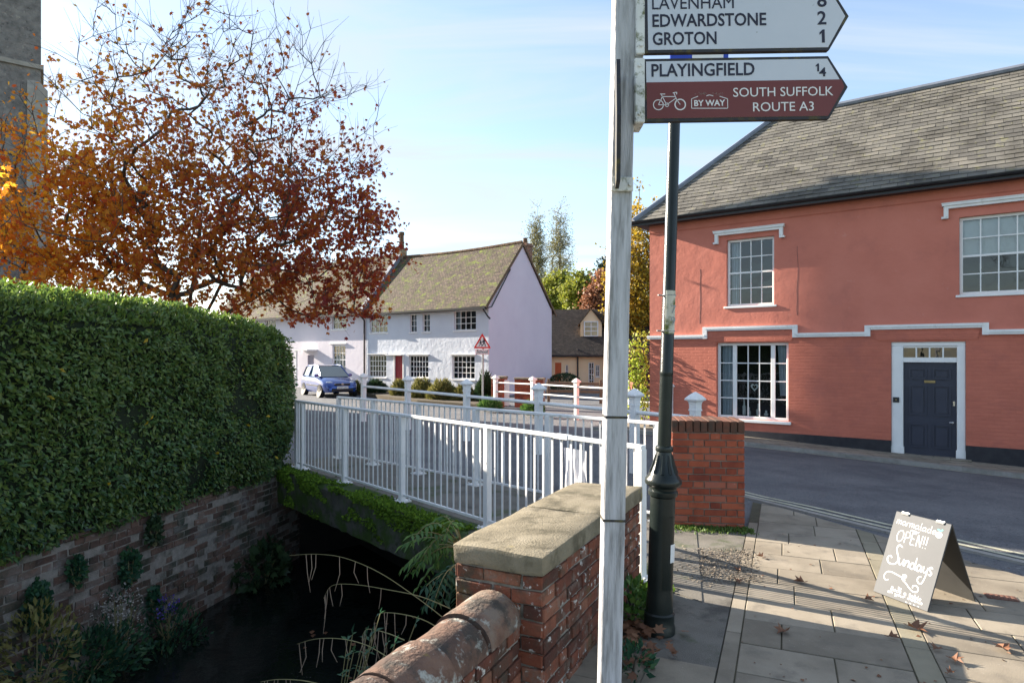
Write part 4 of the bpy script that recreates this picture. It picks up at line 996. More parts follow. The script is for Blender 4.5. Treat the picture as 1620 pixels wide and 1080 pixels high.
mb.prism([(-.8,14.4),(.8,14.4),(.8,16.2),(.4,16.9),(0,17.1),(-.4,16.9),(-.8,16.2)], -3.04, -2.95); mb.build('belfry_shade_panel', mud_shade_m, tw)  # near-black panel on the wall face stands in for an opening's shade

# ------------------------------------------------------------------ stream wall and hedge
HW = MB(); a = Vector((CH_L(1.0), 1.0)); b = Vector((CH_L(11.9), 11.9)); u = (b-a).normalized(); nrm = Vector((u.y, -u.x))
sw = thing('stream_wall', 'old weathered brick wall lining the stream below the hedge', 'wall', (a.x, a.y, 0), math.atan2(u.y, u.x))
LW = (b-a).length
mb = MB(); mb.box(0, LW, .0, .35, -2.0, -.1); mb.build('core', mortar, sw)
mb = MB(); brick_face(mb, (0,0,-1.95), (1,0,0), (0,-1,0), LW, 1.86, bl=.23, bh=.072, mo=.013, proud=.006, jit=.008, rgen=random.Random(4)); mb.build('brick_facing', stream_brick, sw)
mb = MB(); 
for k in range(int(LW/.32)): mb.cbox(k*.32+.005, k*.32+.31, -.03, .36, -.098+rnd.uniform(-.008,.008), -.035+rnd.uniform(-.008,.008), .012)
mb.build('coping', stream_brick, sw)
mb = MB(); mb.lathe([(.06,0),(.065,.06),(.05,.061),(.045,0)], 14); mb.build('outlet_pipe', round_brick, sw, (4.25,-.02,-.98), (math.pi/2,0,0))
# hedge as leaves over a dark core
hd = thing('hedge', 'tall clipped evergreen hedge on top of the stream wall', 'hedge', (0,0,0))
def hedge_pt(t, side, h):
    """t metres along, side 0..1 across (0 = stream face), h height"""
    return a + u*t - nrm*side
h0, h1 = -.12, 2.33
TMAX = LW - 1.36; HWD = 1.5
def hprof(t, q):
    """outline: q in 0..1 runs up the face, over the top, down the back end -> (out, z) ; bulging, clipped"""
    return None
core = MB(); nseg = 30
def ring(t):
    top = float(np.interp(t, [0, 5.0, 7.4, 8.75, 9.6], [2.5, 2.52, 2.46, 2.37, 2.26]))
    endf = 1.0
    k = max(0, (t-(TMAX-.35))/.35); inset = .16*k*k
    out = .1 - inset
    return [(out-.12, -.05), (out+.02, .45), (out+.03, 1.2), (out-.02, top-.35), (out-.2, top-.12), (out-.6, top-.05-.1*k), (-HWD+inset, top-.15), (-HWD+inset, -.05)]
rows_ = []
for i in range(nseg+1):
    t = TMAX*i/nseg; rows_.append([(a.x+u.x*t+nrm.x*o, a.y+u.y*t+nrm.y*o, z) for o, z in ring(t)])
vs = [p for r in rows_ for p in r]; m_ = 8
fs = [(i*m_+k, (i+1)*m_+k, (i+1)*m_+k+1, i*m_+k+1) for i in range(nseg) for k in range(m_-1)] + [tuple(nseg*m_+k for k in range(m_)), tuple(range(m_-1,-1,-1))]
core.add(vs, fs); core.build('shade_core', hedge_core_m, hd, uv=False)  # solid near-black core, the hedge's inner shade put into its colour
def hedge_leaves(n, lo, hi, tmin=0.0, tmax=TMAX):
    P = []; Nn = []
    ts = tmin + (tmax-tmin)*rng.random(n); qs = lo + (hi-lo)*rng.random(n)
    for t, q in zip(ts, qs):
        r = ring(t); lens = [math.hypot(r[k+1][0]-r[k][0], r[k+1][1]-r[k][1]) for k in range(6)]
        tot = sum(lens); s = q*tot
        for k in range(6):
            if s <= lens[k]: break
            s -= lens[k]
        f_ = s/lens[k]; o = r[k][0]*(1-f_)+r[k+1][0]*f_; z = r[k][1]*(1-f_)+r[k+1][1]*f_
        dx, dz = r[k+1][0]-r[k][0], r[k+1][1]-r[k][1]; no_, nz = dz/lens[k], -dx/lens[k]
        P.append((a.x+u.x*t+nrm.x*o, a.y+u.y*t+nrm.y*o, z)); Nn.append((nrm.x*no_, nrm.y*no_, nz))
    return np.array(P), np.array(Nn)
from mathutils import noise as mn
P, Nn = hedge_leaves(80000, 0, 1)
# end face by the bridge
ne = 7000; rr0 = ring(TMAX)
oo = -HWD + (HWD+.02)*rng.random(ne); zz0 = -.02 + 2.15*rng.random(ne)
Pe = np.stack([a.x+u.x*TMAX+nrm.x*oo, a.y+u.y*TMAX+nrm.y*oo, zz0], 1); Ne = np.tile(np.array([u.x,u.y,.0]), (ne,1))
P = np.concatenate([P, Pe]); Nn = np.concatenate([Nn, Ne])
lump = np.array([mn.noise(Vector(p)*1.7)*.13 + mn.noise(Vector(p)*5)*.07 for p in P])
keep_ = rng.random(len(P)) < np.clip(1.0 + lump*4.5, .25, 1); P = P[keep_]; Nn = Nn[keep_]; lump = lump[keep_]
P = P + Nn*(.01 + lump + rng.random(len(P))*.07)[:,None]
up_ = np.clip(Nn[:,2:3], 0, 1)
ax = unit(Nn*.55 + rdir(len(P))*.75 + np.array([0,0,-.45])*(1-up_) + np.array([0,0,.7])*up_)
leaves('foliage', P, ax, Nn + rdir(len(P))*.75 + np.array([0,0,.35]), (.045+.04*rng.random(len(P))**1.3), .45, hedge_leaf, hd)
Py, Ny = hedge_leaves(26, .1, .6); Py = Py + Ny*.13
leaves('yellow_leaves', Py, rdir(26)+np.array([0,0,-.5]), Ny+rdir(26)*.4, .08, .5, yellow_leaf, hd)
# extra shoots along the top, yellowish leaf colour stands in for a sunlit rim
NS_ = 5200; Ps, Ns = hedge_leaves(NS_, .5, .82); Ps = Ps + np.array([0,0,1])*(.03+.13*rng.random(NS_)**1.5)[:,None]
leaves('sunlit_rim_shoots', Ps, rdir(NS_)*.6+np.array([0,0,.7]), rdir(NS_), .06, .45, leafmat('sunlit_rim_leaf', [(.06,.12,.03), (.12,.2,.03), (.18,.25,.04)], .4, .5), hd)

# ------------------------------------------------------------------ footbridge deck
R0, R1 = Vector((1.06, 5.25)), Vector((-3.5, 10.4))       # near railing
F0, F1 = Vector((1.62, 7.03)), Vector((-3.08, 11.35))     # far railing
rd = (R1-R0).normalized(); rn = Vector((-rd.y, rd.x)); 
if rn.y > 0: rn = -rn           # towards the stream and camera
deck = thing('footbridge_deck', 'mossy concrete footbridge slab over the stream below the white railings', 'footbridge', (0,0,0))
e = .30
p0, p1 = R0 + rn*e - rd*.35, R1 + rn*e + rd*.35
mb = MB(); bm = bmesh.new()
n = 60; lines = []
for k in range(n+1):
    p = p0.lerp(p1, k/n); q = p - rn*.34
    w = lambda s: rnd.uniform(-s, s)
    lines.append([(p.x+rn.x*w(.01), p.y+rn.y*w(.01), -.52+w(.012)), (p.x+rn.x*(.015+w(.012)), p.y+rn.y*(.015+w(.012)), -.28+w(.01)), (p.x+rn.x*w(.015), p.y+rn.y*w(.015), -.05+w(.01)), (p.x-rn.x*.05, p.y-rn.y*.05, .0+w(.006)), (q.x, q.y, .008), (q.x-rn.x*.1, q.y-rn.y*.1, -.5)])
vs = [v for l_ in lines for v in l_]; fs = [(i*6+k, i*6+k+1, (i+1)*6+k+1, (i+1)*6+k) for i in range(n) for k in range(5)]
mb.add(vs, fs); mb.build('edge_beam', concrete_moss, deck)
q0, q1 = R0 + rn*-.04, R1 - rn*.04
mb = MB(); mb.slab([tuple(R0-rd*.6+rn*.05), tuple(F0-rd*.3-rn*.25), tuple(F1+rd*.4-rn*.3), tuple(R1+rd*.4+rn*.05)], -.5, .004); mb.build('walkway', path_tar, deck)
# moss growing along the beam
n = 22000; t = rng.random(n); off = np.abs(rng.normal(size=n))*.12; z = np.where(rng.random(n) < .5, .005, -.0)
Pm = np.stack([p0.x+(p1.x-p0.x)*t, p0.y+(p1.y-p0.y)*t, np.zeros(n)], 1)
front = rng.random(n) < .62
dep_ = rng.random(n)**1.6*.5
clump = np.array([mn.noise(Vector((tt*14, d*5, 0))) for tt, d in zip(t, np.where(front, dep_, off))])
Pm[:,0] += np.where(front, rn.x*.01, -rn.x*off); Pm[:,1] += np.where(front, rn.y*.01, -rn.y*off); Pm[:,2] = np.where(front, .0-dep_, .006)
keep = clump > np.where(front, -.12+dep_*.9, -.2) ; Pm = Pm[keep]
no3 = np.where(front[keep][:,None], np.array([[rn.x,rn.y,.2]]), np.array([[0,0,1.]]))
o = leaves('moss', Pm, no3*.7+rdir(len(Pm))*.8, rdir(len(Pm)), .034*(.5+rng.random(len(Pm))), .8, moss_m, deck, 'quad'); o['kind'] = 'stuff'

# ------------------------------------------------------------------ white bar railings of the footbridge
def bar_railing(label, A, B, post_t, side, nbars, h=1.07, plates=True, group='white railings of the footbridge'):
    A, B = Vector(A), Vector(B); d = B-A; L_ = d.length; r = thing('footbridge_railing', label, 'railing', (A.x, A.y, 0), math.atan2(d.y, d.x), group)
    post = MB(); post.cbox(-.034, .034, -.034, .034, 0, h, .004); first = None
    for t in post_t:
        x = t*L_
        if first is None: first = post.build('post', white, r, (x,0,0))
        else: copy(first, r, (x,0,0))
    if plates:
        pl = MB(); pl.box(-.1,.1,-.08,.08,.006,.022)
        for sx in (-1,1):
            for sy in (-1,1): pl.tube([(sx*.075,sy*.055,.02),(sx*.075,sy*.055,.045)], .011, 6)
        f_ = None
        for t in post_t:
            if f_ is None: f_ = pl.build('base_plate', white, r, (t*L_,0,0))
            else: copy(f_, r, (t*L_,0,0))
    MB().cbox(-.03, L_+.03, -.031, .031, h-.003, h+.034, .006).build('top_rail', white, r)
    MB().cbox(0, L_, -.014, .014, .075, .105, .003).build('bottom_rail', white, r)
    b = MB().box(-.0115,.0115,-.0042,.0042,.1,h); f_ = None
    for k in range(nbars):
        x = L_*(k+.5)/nbars
        if min(abs(x-t*L_) for t in post_t) < .05: continue
        if f_ is None: f_ = b.build('baluster', white, r, (x,0,0))
        else: copy(f_, r, (x,0,0))
    return r
def tparam(px, A, B):
    r = (px-810)/FPX; d = B-A; return (r*A.y - A.x)/(d.x - r*d.y)
nr = bar_railing('white bar railing along the stream side of the footbridge, nearest the camera', R0, R1, [0]+[tparam(px, R0, R1) for px in (771,636,545,479)]+[1], 0, 57)
fr_ = bar_railing('white bar railing along the road side of the footbridge, ending by the brick pier', F0, F1, [0]+[tparam(px, F0, F1) for px in (868,752,662,590)]+[1], 0, 53)
mb = MB(); t = tparam(890, R0, R1); LR = (R1-R0).length
mb.cbox(t*LR-.09, t*LR+.09, -.036, .036, 1.062, 1.108, .004); mb.build('rail_sleeve', white, nr)
# white sheet tied to the inside of the near railing
t = tparam(905, R0, R1); p = R0 + (R1-R0)*t
mb = MB(); n = 14; vs = []
for j in range(9):
    for i in range(n+1):
        x = -.14 + .28*i/n; z = .98 - .62*j/8
        wv = .012*math.sin(i*1.5+j*.3) + .01*math.sin(i*.7+j*.9)
        vs.append((x*(1-.04*j/8) + .012*j/8, .036+wv*(.4+j/8), z + (-.03*math.sin(i*.9) if j == 8 else 0)))
mb.add(vs, [(j*(n+1)+i, j*(n+1)+i+1, (j+1)*(n+1)+i+1, (j+1)*(n+1)+i) for j in range(8) for i in range(n)])
sh = mb.build('plastic_sheet', sheet_m, None, (p.x, p.y, 0), (0,0,math.atan2(-(R1-R0).y, -(R1-R0).x)), smooth=True)
tag(sh, 'white plastic sheet hanging from the near railing above the coping stone', 'sheet')

# ------------------------------------------------------------------ cast-iron parapet railings of the road bridge
def cap_post_mesh(h, w):
    mb = MB(); mb.cbox(-w/2, w/2, -w/2, w/2, -.2, h-.27, .008); return mb
def cap_mesh(h, w):
    mb = MB(); mb.lathe([(w*.56,h-.275),(w*.56,h-.255),(w*.5,h-.25),(w*.5,h-.19),(w*.56,h-.15),(w*.72,h-.125),(w*.86,h-.12),(w*.88,h-.1),(w*.55,h-.05),(w*.5,h-.045),(.01,h)], 4, sq=True); return mb
def cap_railing(name, label, pts, h, w, rails, rail_r, group, m):
    P = [Vector(p) for p in pts]; r = thing(name, label, 'railing', (P[0].x, P[0].y, 0), 0, group)
    f_ = c_ = None
    for i, p in enumerate(P):
        rz = math.atan2((P[-1]-P[0]).y, (P[-1]-P[0]).x); l_ = (p.x-P[0].x, p.y-P[0].y, 0)
        if f_ is None: f_ = cap_post_mesh(h, w).build('post', m, r, l_, (0,0,rz)); c_ = cap_mesh(h, w).build('cap', m, f_)
        else: f2 = copy(f_, r, l_, (0,0,rz)); copy(c_, f2)
    for z in rails:
        for q, q2 in zip(P[:-1], P[1:]):
            MB().tube([(q.x-P[0].x, q.y-P[0].y, z), (q2.x-P[0].x, q2.y-P[0].y, z)], rail_r, 10).build('rail', m, r, smooth=True)
    return r
np_ = [(2.67,9.3)] + [tuple(Vector((2.67,9.3)) + Vector((-6.97,9.2))*t) for t in (.0932+.008, .31, .527, .766, 1.0)]
cap_railing('parapet_railing', 'white post and rail parapet on the near side of the road bridge', np_, 1.3, .125, (.92,), .034, 'parapets of the road bridge', white)
fp = [dp(784,594,22.3), dp(843,596,21.0), dp(912,598,19.4), dp(995,603,17.8), dp(1060,606,16.6)]
cap_railing('parapet_railing', 'pinkish white parapet with three rails on the far side of the road', [(p.x,p.y) for p in fp], 1.12, .12, (.86,.55,.24), .026, 'parapets of the road bridge', white)

# ------------------------------------------------------------------ brick pier by the path
PC = Vector((1.72, 6.86)); pu = (Vector((2.44,6.76))-PC).normalized(); 
pr = thing('brick_pier', 'short red brick pier with a brown soldier course top beside the lamp post', 'wall', (PC.x, PC.y, 0), math.atan2(pu.y, pu.x))
PL, PD, PH = .74, .5, 1.14
MB().box(.004, PL-.004, .004, PD-.004, -.1, PH-.12).build('core', mortar_pier, pr)
mb = MB(); rg = random.Random(8)
for O, U_, N_, ln_ in (((0,0,-.02),(1,0,0),(0,-1,0),PL), ((PL,0,-.02),(0,1,0),(1,0,0),PD), ((0,PD,-.02),(0,-1,0),(-1,0,0),PD), ((PL,PD,-.02),(-1,0,0),(0,1,0),PL)):
    brick_face(mb, O, U_, N_, ln_, PH-.13+.02, proud=.01, rgen=rg, jit=.002)
mb.build('brickwork', brick_pier, pr)
mb = MB(); n = 10
for k in range(n):
    x = -.012 + (PL+.024)*k/n; mb.cbox(x+.004, x+(PL+.024)/n-.004, -.014, PD+.014, PH-.125, PH+rg.uniform(-.004,.004), .006)
mb.build('soldier_course', brick_cap, pr)

# ------------------------------------------------------------------ stone-capped parapet wall and the low round-topped wall
C0 = Vector((.16, 3.33)); C1 = Vector((.99, 5.0)); cu_ = (C1-C0).normalized(); cn = Vector((-cu_.y, cu_.x))       # right face line; cn points to the stream
WL, WW, WH = (C1-C0).length+.02, .52, .69
cw = thing('parapet_wall', 'old red brick parapet wall topped with a thick lichened stone slab', 'wall', (C0.x, C0.y, 0), math.atan2(cu_.y, cu_.x))
MB().box(.006, WL-.006, .006, WW-.006, -2.0, WH).build('core', mortar, cw)
mb = MB(); rg = random.Random(21)
for O, U_, N_, ln_, hh, zb in (((0,0,-.05),(1,0,0),(0,-1,0),WL,WH+.05,0), ((0,WW,-.6),(0,-1,0),(-1,0,0),WW,WH+.6,0), ((WL,0,-.05),(0,1,0),(1,0,0),WW,WH+.05,0), ((WL,WW,-1.9),(-1,0,0),(0,1,0),WL,WH+1.9,0)):
    brick_face(mb, O, U_, N_, ln_, hh, rgen=rg, jit=.005, mo=.014, proud=.008)
mb.build('brickwork', brick_red, cw)
for x0, x1, sd in ((-.03, .93, 1), (.936, WL+.03, 2)):
    bm = subdiv_box(x0, x1, -.016, WW+.016, WH+.002, WH+.115, 3, .018, 2); o = MB().bm(bm).build('coping_stone', coping_st, cw, smooth=True); noisy(o, .012, 4, sd); noisy(o, .006, 14, sd)
# low wall
LA = Vector((-.1, 3.42)); LB = Vector((-1.25, .95)); lu = (LB-LA).normalized(); 
lw = thing('low_wall', 'low brick wall with weathered half-round brick coping in the foreground', 'wall', (LA.x, LA.y, 0), math.atan2(lu.y, lu.x))
LL, LWd, LH = (LB-LA).length, .3, .43
MB().box(0, LL, -LWd/2+.006, LWd/2-.006, -2, LH).build('core', mortar, lw)
mb = MB(); rg = random.Random(31)
brick_face(mb, (LL,LWd/2,-.05), (-1,0,0), (0,1,0), LL, LH+.05, rgen=rg, jit=.005, mo=.014, proud=.008); brick_face(mb, (0,-LWd/2,-1.9), (1,0,0), (0,-1,0), LL, LH+1.9, rgen=rg, jit=.005, mo=.014, proud=.008)
mb.build('brickwork', brick_red, lw)
mb = MB(); x = 0; rg = random.Random(12)
while x < LL-.05:
    w = rg.uniform(.3, .42); x1 = min(x+w, LL); R = .163 + rg.uniform(-.008,.008); nA, nB = 14, 12; vs = []; dz = rg.uniform(-.012,.012)
    for i in range(nB+1):
        xx = x+.006 + (x1-x-.012)*i/nB; ed = min(i, nB-i); sh_ = .985 if ed == 0 else (.998 if ed == 1 else 1)
        for k in range(nA+1):
            tt = math.pi*k/nA; yy = -math.cos(tt)*R*sh_*1.02; zz_ = math.sin(tt)*R*.95*sh_
            nz = mn.noise(Vector((xx*7, yy*7, zz_*7+x)))*.008 + mn.noise(Vector((xx*22, yy*22, zz_*22)))*.004
            vs.append((xx, yy*(1+nz*4), LH+.002+zz_*(1+nz*4)+dz))
    fs = [(i*(nA+1)+k, i*(nA+1)+k+1, (i+1)*(nA+1)+k+1, (i+1)*(nA+1)+k) for i in range(nB) for k in range(nA)] + [tuple(range(nA,-1,-1)), tuple(nB*(nA+1)+k for k in range(nA+1))]
    mb.add(vs, fs); x = x1
mb.build('round_coping', round_brick, lw, smooth=True)
MB().box(0, LL, -.11, .11, LH-.01, LH+.1).build('coping_bed', mortar, lw)

# ------------------------------------------------------------------ finger post
SY = 2.73; k_ = SY/FPX
sp = thing('signpost', 'tall white timber fingerpost with two arrow boards pointing right', 'signpost', (.405, SY, 0))
tilt = math.radians(1.25); SLOPE = math.tan(math.radians(.9))
def sl_pt(px, py, dy=-.068):
    """pixel -> local coordinates of the signpost (leaning frame) on plane y=dy"""
    Y = SY+dy; x = (px-810)/FPX*Y - .405; z = EYE + (YH-py)/FPX*Y
    return (x, dy, z)
bm = subdiv_box(-.046, .046, -.046, .046, -.1, 3.6, 6, .006, 1); pm = MB().bm(bm).build('post', post_white, sp, None, (0,tilt,0)); noisy(pm, .003, 6, 4)
mb = MB(); mb.lathe([(.06,3.6),(.062,3.64),(.0,3.72)], 4, sq=True); mb.build('finial', post_white, pm)
mb = MB()
for z in (1.585, 1.13+.02): mb.box(-.0475,.0475,-.0475,.0475,z-.005,z+.005)
mb.build('post_joint', sign_edge, pm)
def arrow(px0, py_t, py_b, px_tip, px_sh, lines, brown=None):
    x0, _, zt = sl_pt(px0, py_t); _, _, zb = sl_pt(px0, py_b); xt = sl_pt(px_tip, (py_t+py_b)/2)[0]; xs = sl_pt(px_sh, py_t)[0]
    out = [(x0,zb),(xs,zb),(xt,(zb+zt)/2),(xs,zt),(x0,zt)]
    y = -.055
    b = MB().prism(out, y-.012, y+.012).build('sign_board', sign_edge, sp); pv_ = Vector((x0, 0, (zb+zt)/2)); rm = Euler((0, -math.radians(.9), 0)).to_matrix(); b.location = pv_ - rm @ pv_; b.rotation_euler = (0, -math.radians(.9), 0)
    e = .0115; f_in = [(x0+e*1.1,zb+e),(xs-e*.4,zb+e),(xt-e*1.35,(zb+zt)/2),(xs-e*.4,zt-e),(x0+e*1.1,zt-e)]
    MB().prism(f_in, y-.0135, y-.0118).build('face', sign_face, b)
    return b, (x0,zb,xs,zt,xt), y
def place_text(parent, s, px0, px1, base_py, cap_px, m, y, bold=.016, align='LEFT'):
    base_py = base_py + (px0-1020)*SLOPE
    x0, _, z = sl_pt(px0, base_py); x1 = sl_pt(px1, base_py)[0]
    if s == '1':
        mb = MB(); h = cap_px*k_; w = x1-x0; mb.prism([(w*.45,0),(w,0),(w,h),(w*.6,h),(0,h*.78),(0,h*.6),(w*.45,h*.74)], -.0006, .0006); return mb.build('lettering', m, parent, (x0, y-.0145, z))
    return text_mesh(s, cap_px*k_/.70, m, 'lettering', parent, (x0, y-.0145, z), width=x1-x0, bold=bold)
up_b, g_, y = arrow(1020, -22, 84, 1343, 1311, None)
place_text(up_b, 'LAVENHAM', 1032, 1161, 15.5, 19, sign_dark, y, .0); place_text(up_b, 'EDWARDSTONE', 1032, 1212, 43, 19, sign_dark, y); place_text(up_b, 'GROTON', 1032, 1133, 71.5, 19, sign_dark, y)
place_text(up_b, '8', 1293, 1308, 11, 20, sign_dark, y); place_text(up_b, '2', 1293, 1307, 39, 20, sign_dark, y); place_text(up_b, '1', 1296, 1304, 68, 20, sign_dark, y)
lo_b, g_, y = arrow(1018, 93.5, 192.5, 1341.5, 1311, None)
x0, zb, xs, zt, xt = g_; e = .0115; zm = sl_pt(1030, 131)[2]
xr = xs + (xt-xs)*((zt-zm)/((zt-zb)/2)) - e
MB().prism([(x0+e*1.1,zb+e),(xs-e*.4,zb+e),(xt-e*1.35,(zb+zt)/2),(xr+.004,zm),(x0+e*1.1,zm)], y-.0148, y-.0136).build('brown_panel', sign_brown, lo_b)
place_text(lo_b, 'PLAYINGFIELD', 1031, 1194, 121.5, 19, sign_dark, y)
place_text(lo_b, '1', 1291, 1296, 113.5, 12, sign_dark, y, .02); place_text(lo_b, '4', 1296, 1307, 121, 13, sign_dark, y, .02)
mb = MB(); 
place_text(lo_b, 'SOUTH SUFFOLK', 1159.5, 1317.5, 154, 14, sign_letter_white, y-.0014, .0); place_text(lo_b, 'ROUTE A3', 1190.5, 1286.5, 177, 14, sign_letter_white, y-.0014, .0)
def spx(px, py): q = sl_pt(px, py + (px-1020)*SLOPE); return (q[0], q[2])
def circ(cx, cy, r, n=20): return [spx(cx + r*math.cos(2*math.pi*k/n), cy + r*math.sin(2*math.pi*k/n)) for k in range(n+1)]
mb = MB(); yb = y-.0155
stroke(mb, circ(1041,166.5,7.8), .0034, yb); stroke(mb, circ(1075.5,166,8.2), .0050, yb)
for seg in ([(1041,166.5),(1047.5,153.5)], [(1046,150.5),(1054,166.5)], [(1047.5,153.5),(1067,153.5)], [(1054,166.5),(1069,156)], [(1041,166.5),(1054,166.5)], [(1066,148),(1070,158),(1075.5,166)], [(1044,149.5),(1052,149.5)], [(1064,147.8),(1070,146.8),(1070,150)]):
    stroke(mb, [spx(*q) for q in seg], .0030, yb)
stroke(mb, circ(1054.5,166.5,2.8), .0026, yb)
mb.build('bicycle_symbol', sign_letter_white, lo_b)
mb = MB()
for off, w in ((0,.0028),): 
    for seg in ([(1093.5,172),(1093.5,157)], [(1150.5,157),(1150.5,172)], [(1150.5,172),(1093.5,172)], [(1093.5,157),(1104,153)], [(1150.5,157),(1138,153)], [(1117,152.5),(1122,151),(1128,152.5)]): stroke(mb, [spx(*q) for q in seg], w, yb)
mb.build('byway_frame', sign_letter_white, lo_b)
mb = MB(); rg = random.Random(2)
for k in range(46):
    cx, cy = (1110 + rg.gauss(0,4), 149 + rg.gauss(0,1.6)) if k % 2 else (1133+rg.gauss(0,4.5), 149.5+rg.gauss(0,1.6))
    stroke(mb, [spx(cx,cy), spx(cx+rg.uniform(-1.5,2), cy+rg.uniform(-1,1))], .002, yb)
mb.build('tree_emblem', mat('sign_grey_print', [(.2,.14,.12), (.28,.2,.18)], 30), lo_b)
place_text(lo_b, 'BY WAY', 1097.5, 1146.5, 168.5, 9, sign_letter_white, y-.0014, .02)
mb = MB()
for (pt, pb) in ((-22, 84), (93.5, 192.5)):
    x0, _, zt = sl_pt(1003, pt); x1, _, zb = sl_pt(1020, pb); xL = .042 + tilt*(zb+zt)/2
    mb.cbox(xL, x1, -.072, -.04, zb-.006, zt+.004, .004); mb.cbox(xL, x1, -.0415, .05, zb-.006, zb+.012, .003)
    for zz_ in (zb+.03, zt-.03): mb.tube([(xL+.02,-.08,zz_),(xL+.02,-.07,zz_)], .007, 6)
mb.build('bracket', bracket_m, sp)
# third arm seen edge-on, pointing towards the camera
a0 = sl_pt(972, 103); a1 = sl_pt(982, 298)
x_c = (a0[0]+a1[0])/2 - .0; zt_, zb_ = a0[2], a1[2]
Mx = Matrix.Translation((x_c-.0, -.05, 0)) @ Matrix.Rotation(math.radians(-97), 4, 'Z')
hh = (zt_-zb_)*.93
o = MB().prism([(0,zb_),(.15,zb_+.0),(.2,zb_+hh/2),(.15,zb_+hh),(0,zb_+hh)], -.008, .008, M=Mx).build('sign_board', sign_edge, sp); o['label'] = 'dark sign arm seen edge-on'
mb = MB(); mb.cbox(-.046+tilt*zb_,.047+tilt*zb_,-.062,-.05,zb_-.01,zb_+.05,.003)
for sx in (-.03+tilt*zb_,.035+tilt*zb_): mb.tube([(sx,-.07,zb_+.018),(sx,-.06,zb_+.018)], .009, 8)
mb.build('bracket', bracket_m, sp)

# ------------------------------------------------------------------ lamp post with blue sign
lp0 = gp(1042, 998)
lp = thing('lamp_post', 'black cast-iron lamp post with swollen base and pale number plate', 'lamp post', (lp0.x, lp0.y, 0))
lp.rotation_euler = (0, math.radians(1.75), 0)
s_ = lp0.y/FPX
mb = MB(); mb.lathe([(.108,-.02),(.108,.04),(.1,.055),(.1,.1),(.098,.115),(.102,.13),(.09,.14),(.085,.26),(.083,.27),(.082,.9)], 28); bs = mb.build('base', black_paint, lp, smooth=True)
mb = MB(); mb.lathe([(.082,.9),(.095,.91),(.098,.925),(.098,.94),(.088,.95),(.09,.965),(.118,.985),(.122,1.0),(.118,1.02),(.1,1.045),(.085,1.07),(.066,1.12),(.056,1.17),(.05,1.2),(.058,1.205),(.06,1.22),(.056,1.235),(.045,1.24)], 28); 
for k in range(10):
    t = 2*math.pi*k/10; mb.tube([(.088*math.cos(t),.088*math.sin(t),1.06),(.07*math.cos(t),.07*math.sin(t),1.11),(.053*math.cos(t),.053*math.sin(t),1.18)], [.012,.01,.006], 5)
mb.build('collar', black_paint, lp, smooth=True)
mb = MB(); mb.lathe([(.044,1.2),(.043,1.7),(.043,1.71),(.0445,1.715),(.0445,1.735),(.043,1.74),(.036,4.9)], 24); mb.build('shaft', black_paint, lp, smooth=True)
mb = MB(); mb.lathe([(.06,4.9),(.1,4.95),(.2,5.0),(.24,5.1),(.16,5.3),(.04,5.4)], 20); mb.build('lantern', black_paint, lp, smooth=True)
mb = MB(); 
n = 8; vs = []
for j, (z0) in enumerate((.3,.78)):
    for k in range(n+1): t = math.radians(-95+ 62*k/n); vs.append((.0865*math.cos(t), .0865*math.sin(t), z0))
mb.add(vs, [(k,k+1,n+1+k+1,n+1+k) for k in range(n)]); mb.build('access_door', black_paint, bs)
mb = MB(); vs = []
for j, z0 in enumerate((.48,.6)):
    for k in range(n+1): t = math.radians(-60+ 48*k/n); vs.append((.088*math.cos(t), .088*math.sin(t), z0))
mb.add(vs, [(k,k+1,n+1+k+1,n+1+k) for k in range(n)]); mb.build('sticker', white, bs)
np_m = mat('mossy_number_plate', [(.45,.44,.36), (.6,.58,.5)], 9, rough=.6, spots=[((.09,.11,.02), 9, .5, .62)])
zp0, zp1 = EYE + (YH-528)*s_, EYE + (YH-460)*s_
mb = MB(); vs = []
for j, z0 in enumerate((zp0, zp1)):
    for k in range(n+1): t = math.radians(-130 + 90*k/n); vs.append((.0475*math.cos(t), .0475*math.sin(t), z0))
mb.add(vs, [(k,k+1,n+1+k+1,n+1+k) for k in range(n)]); npl = mb.build('number_plate', np_m, lp)
for i, c in enumerate('79'): text_mesh(c, .075, grey_metal, 'lettering', npl, (.004, -.05, zp1-.15-.075*i), (math.pi/2,0,.25), depth=.001)
mb = MB()
for z in (zp0+.02, zp1-.03): mb.tube([(.046*math.cos(t), .046*math.sin(t), z) for t in np.linspace(0, 2*math.pi, 14)], .004, 5); mb.tube([(-.046,0,z),(-.075,-.01,z)], .005, 5)
mb.build('plate_strap', grey_metal, lp)
# blue sign board high on the lamp post, mostly hidden behind the finger boards
bz = EYE + (YH-128)*s_; xx0, xx1 = (1042-1069+(-20))*s_, (1148-1069)*s_
mb = MB(); xo = (YH-100)*0
mb.cbox(-.055, .33, -.062, -.05, EYE+(YH-134)*s_, EYE+(YH-55)*s_, .004); bl = mb.build('blue_sign', blue_sign, lp)
MB().box(.09, .295, -.0645, -.0615, EYE+(YH-126)*s_, EYE+(YH-82)*s_).build('white_panel', sign_letter_white, bl)
MB().tube([(-.01,-.05,EYE+(YH-90)*s_),(.2,-.05,EYE+(YH-90)*s_)], .008, 6).build('clamp', grey_metal, bl)

# ------------------------------------------------------------------ chalk A-board
BL = gp(1382,935); BR = gp(1468,968); fu = (BR-BL); bw = fu.length; fu.normalize()
ap = thing('chalkboard_sign', 'grey folding chalkboard A-sign with white handwriting on the sunny pavement', 'A-board', (BL.x, BL.y, .002), math.atan2(fu.y, fu.x))
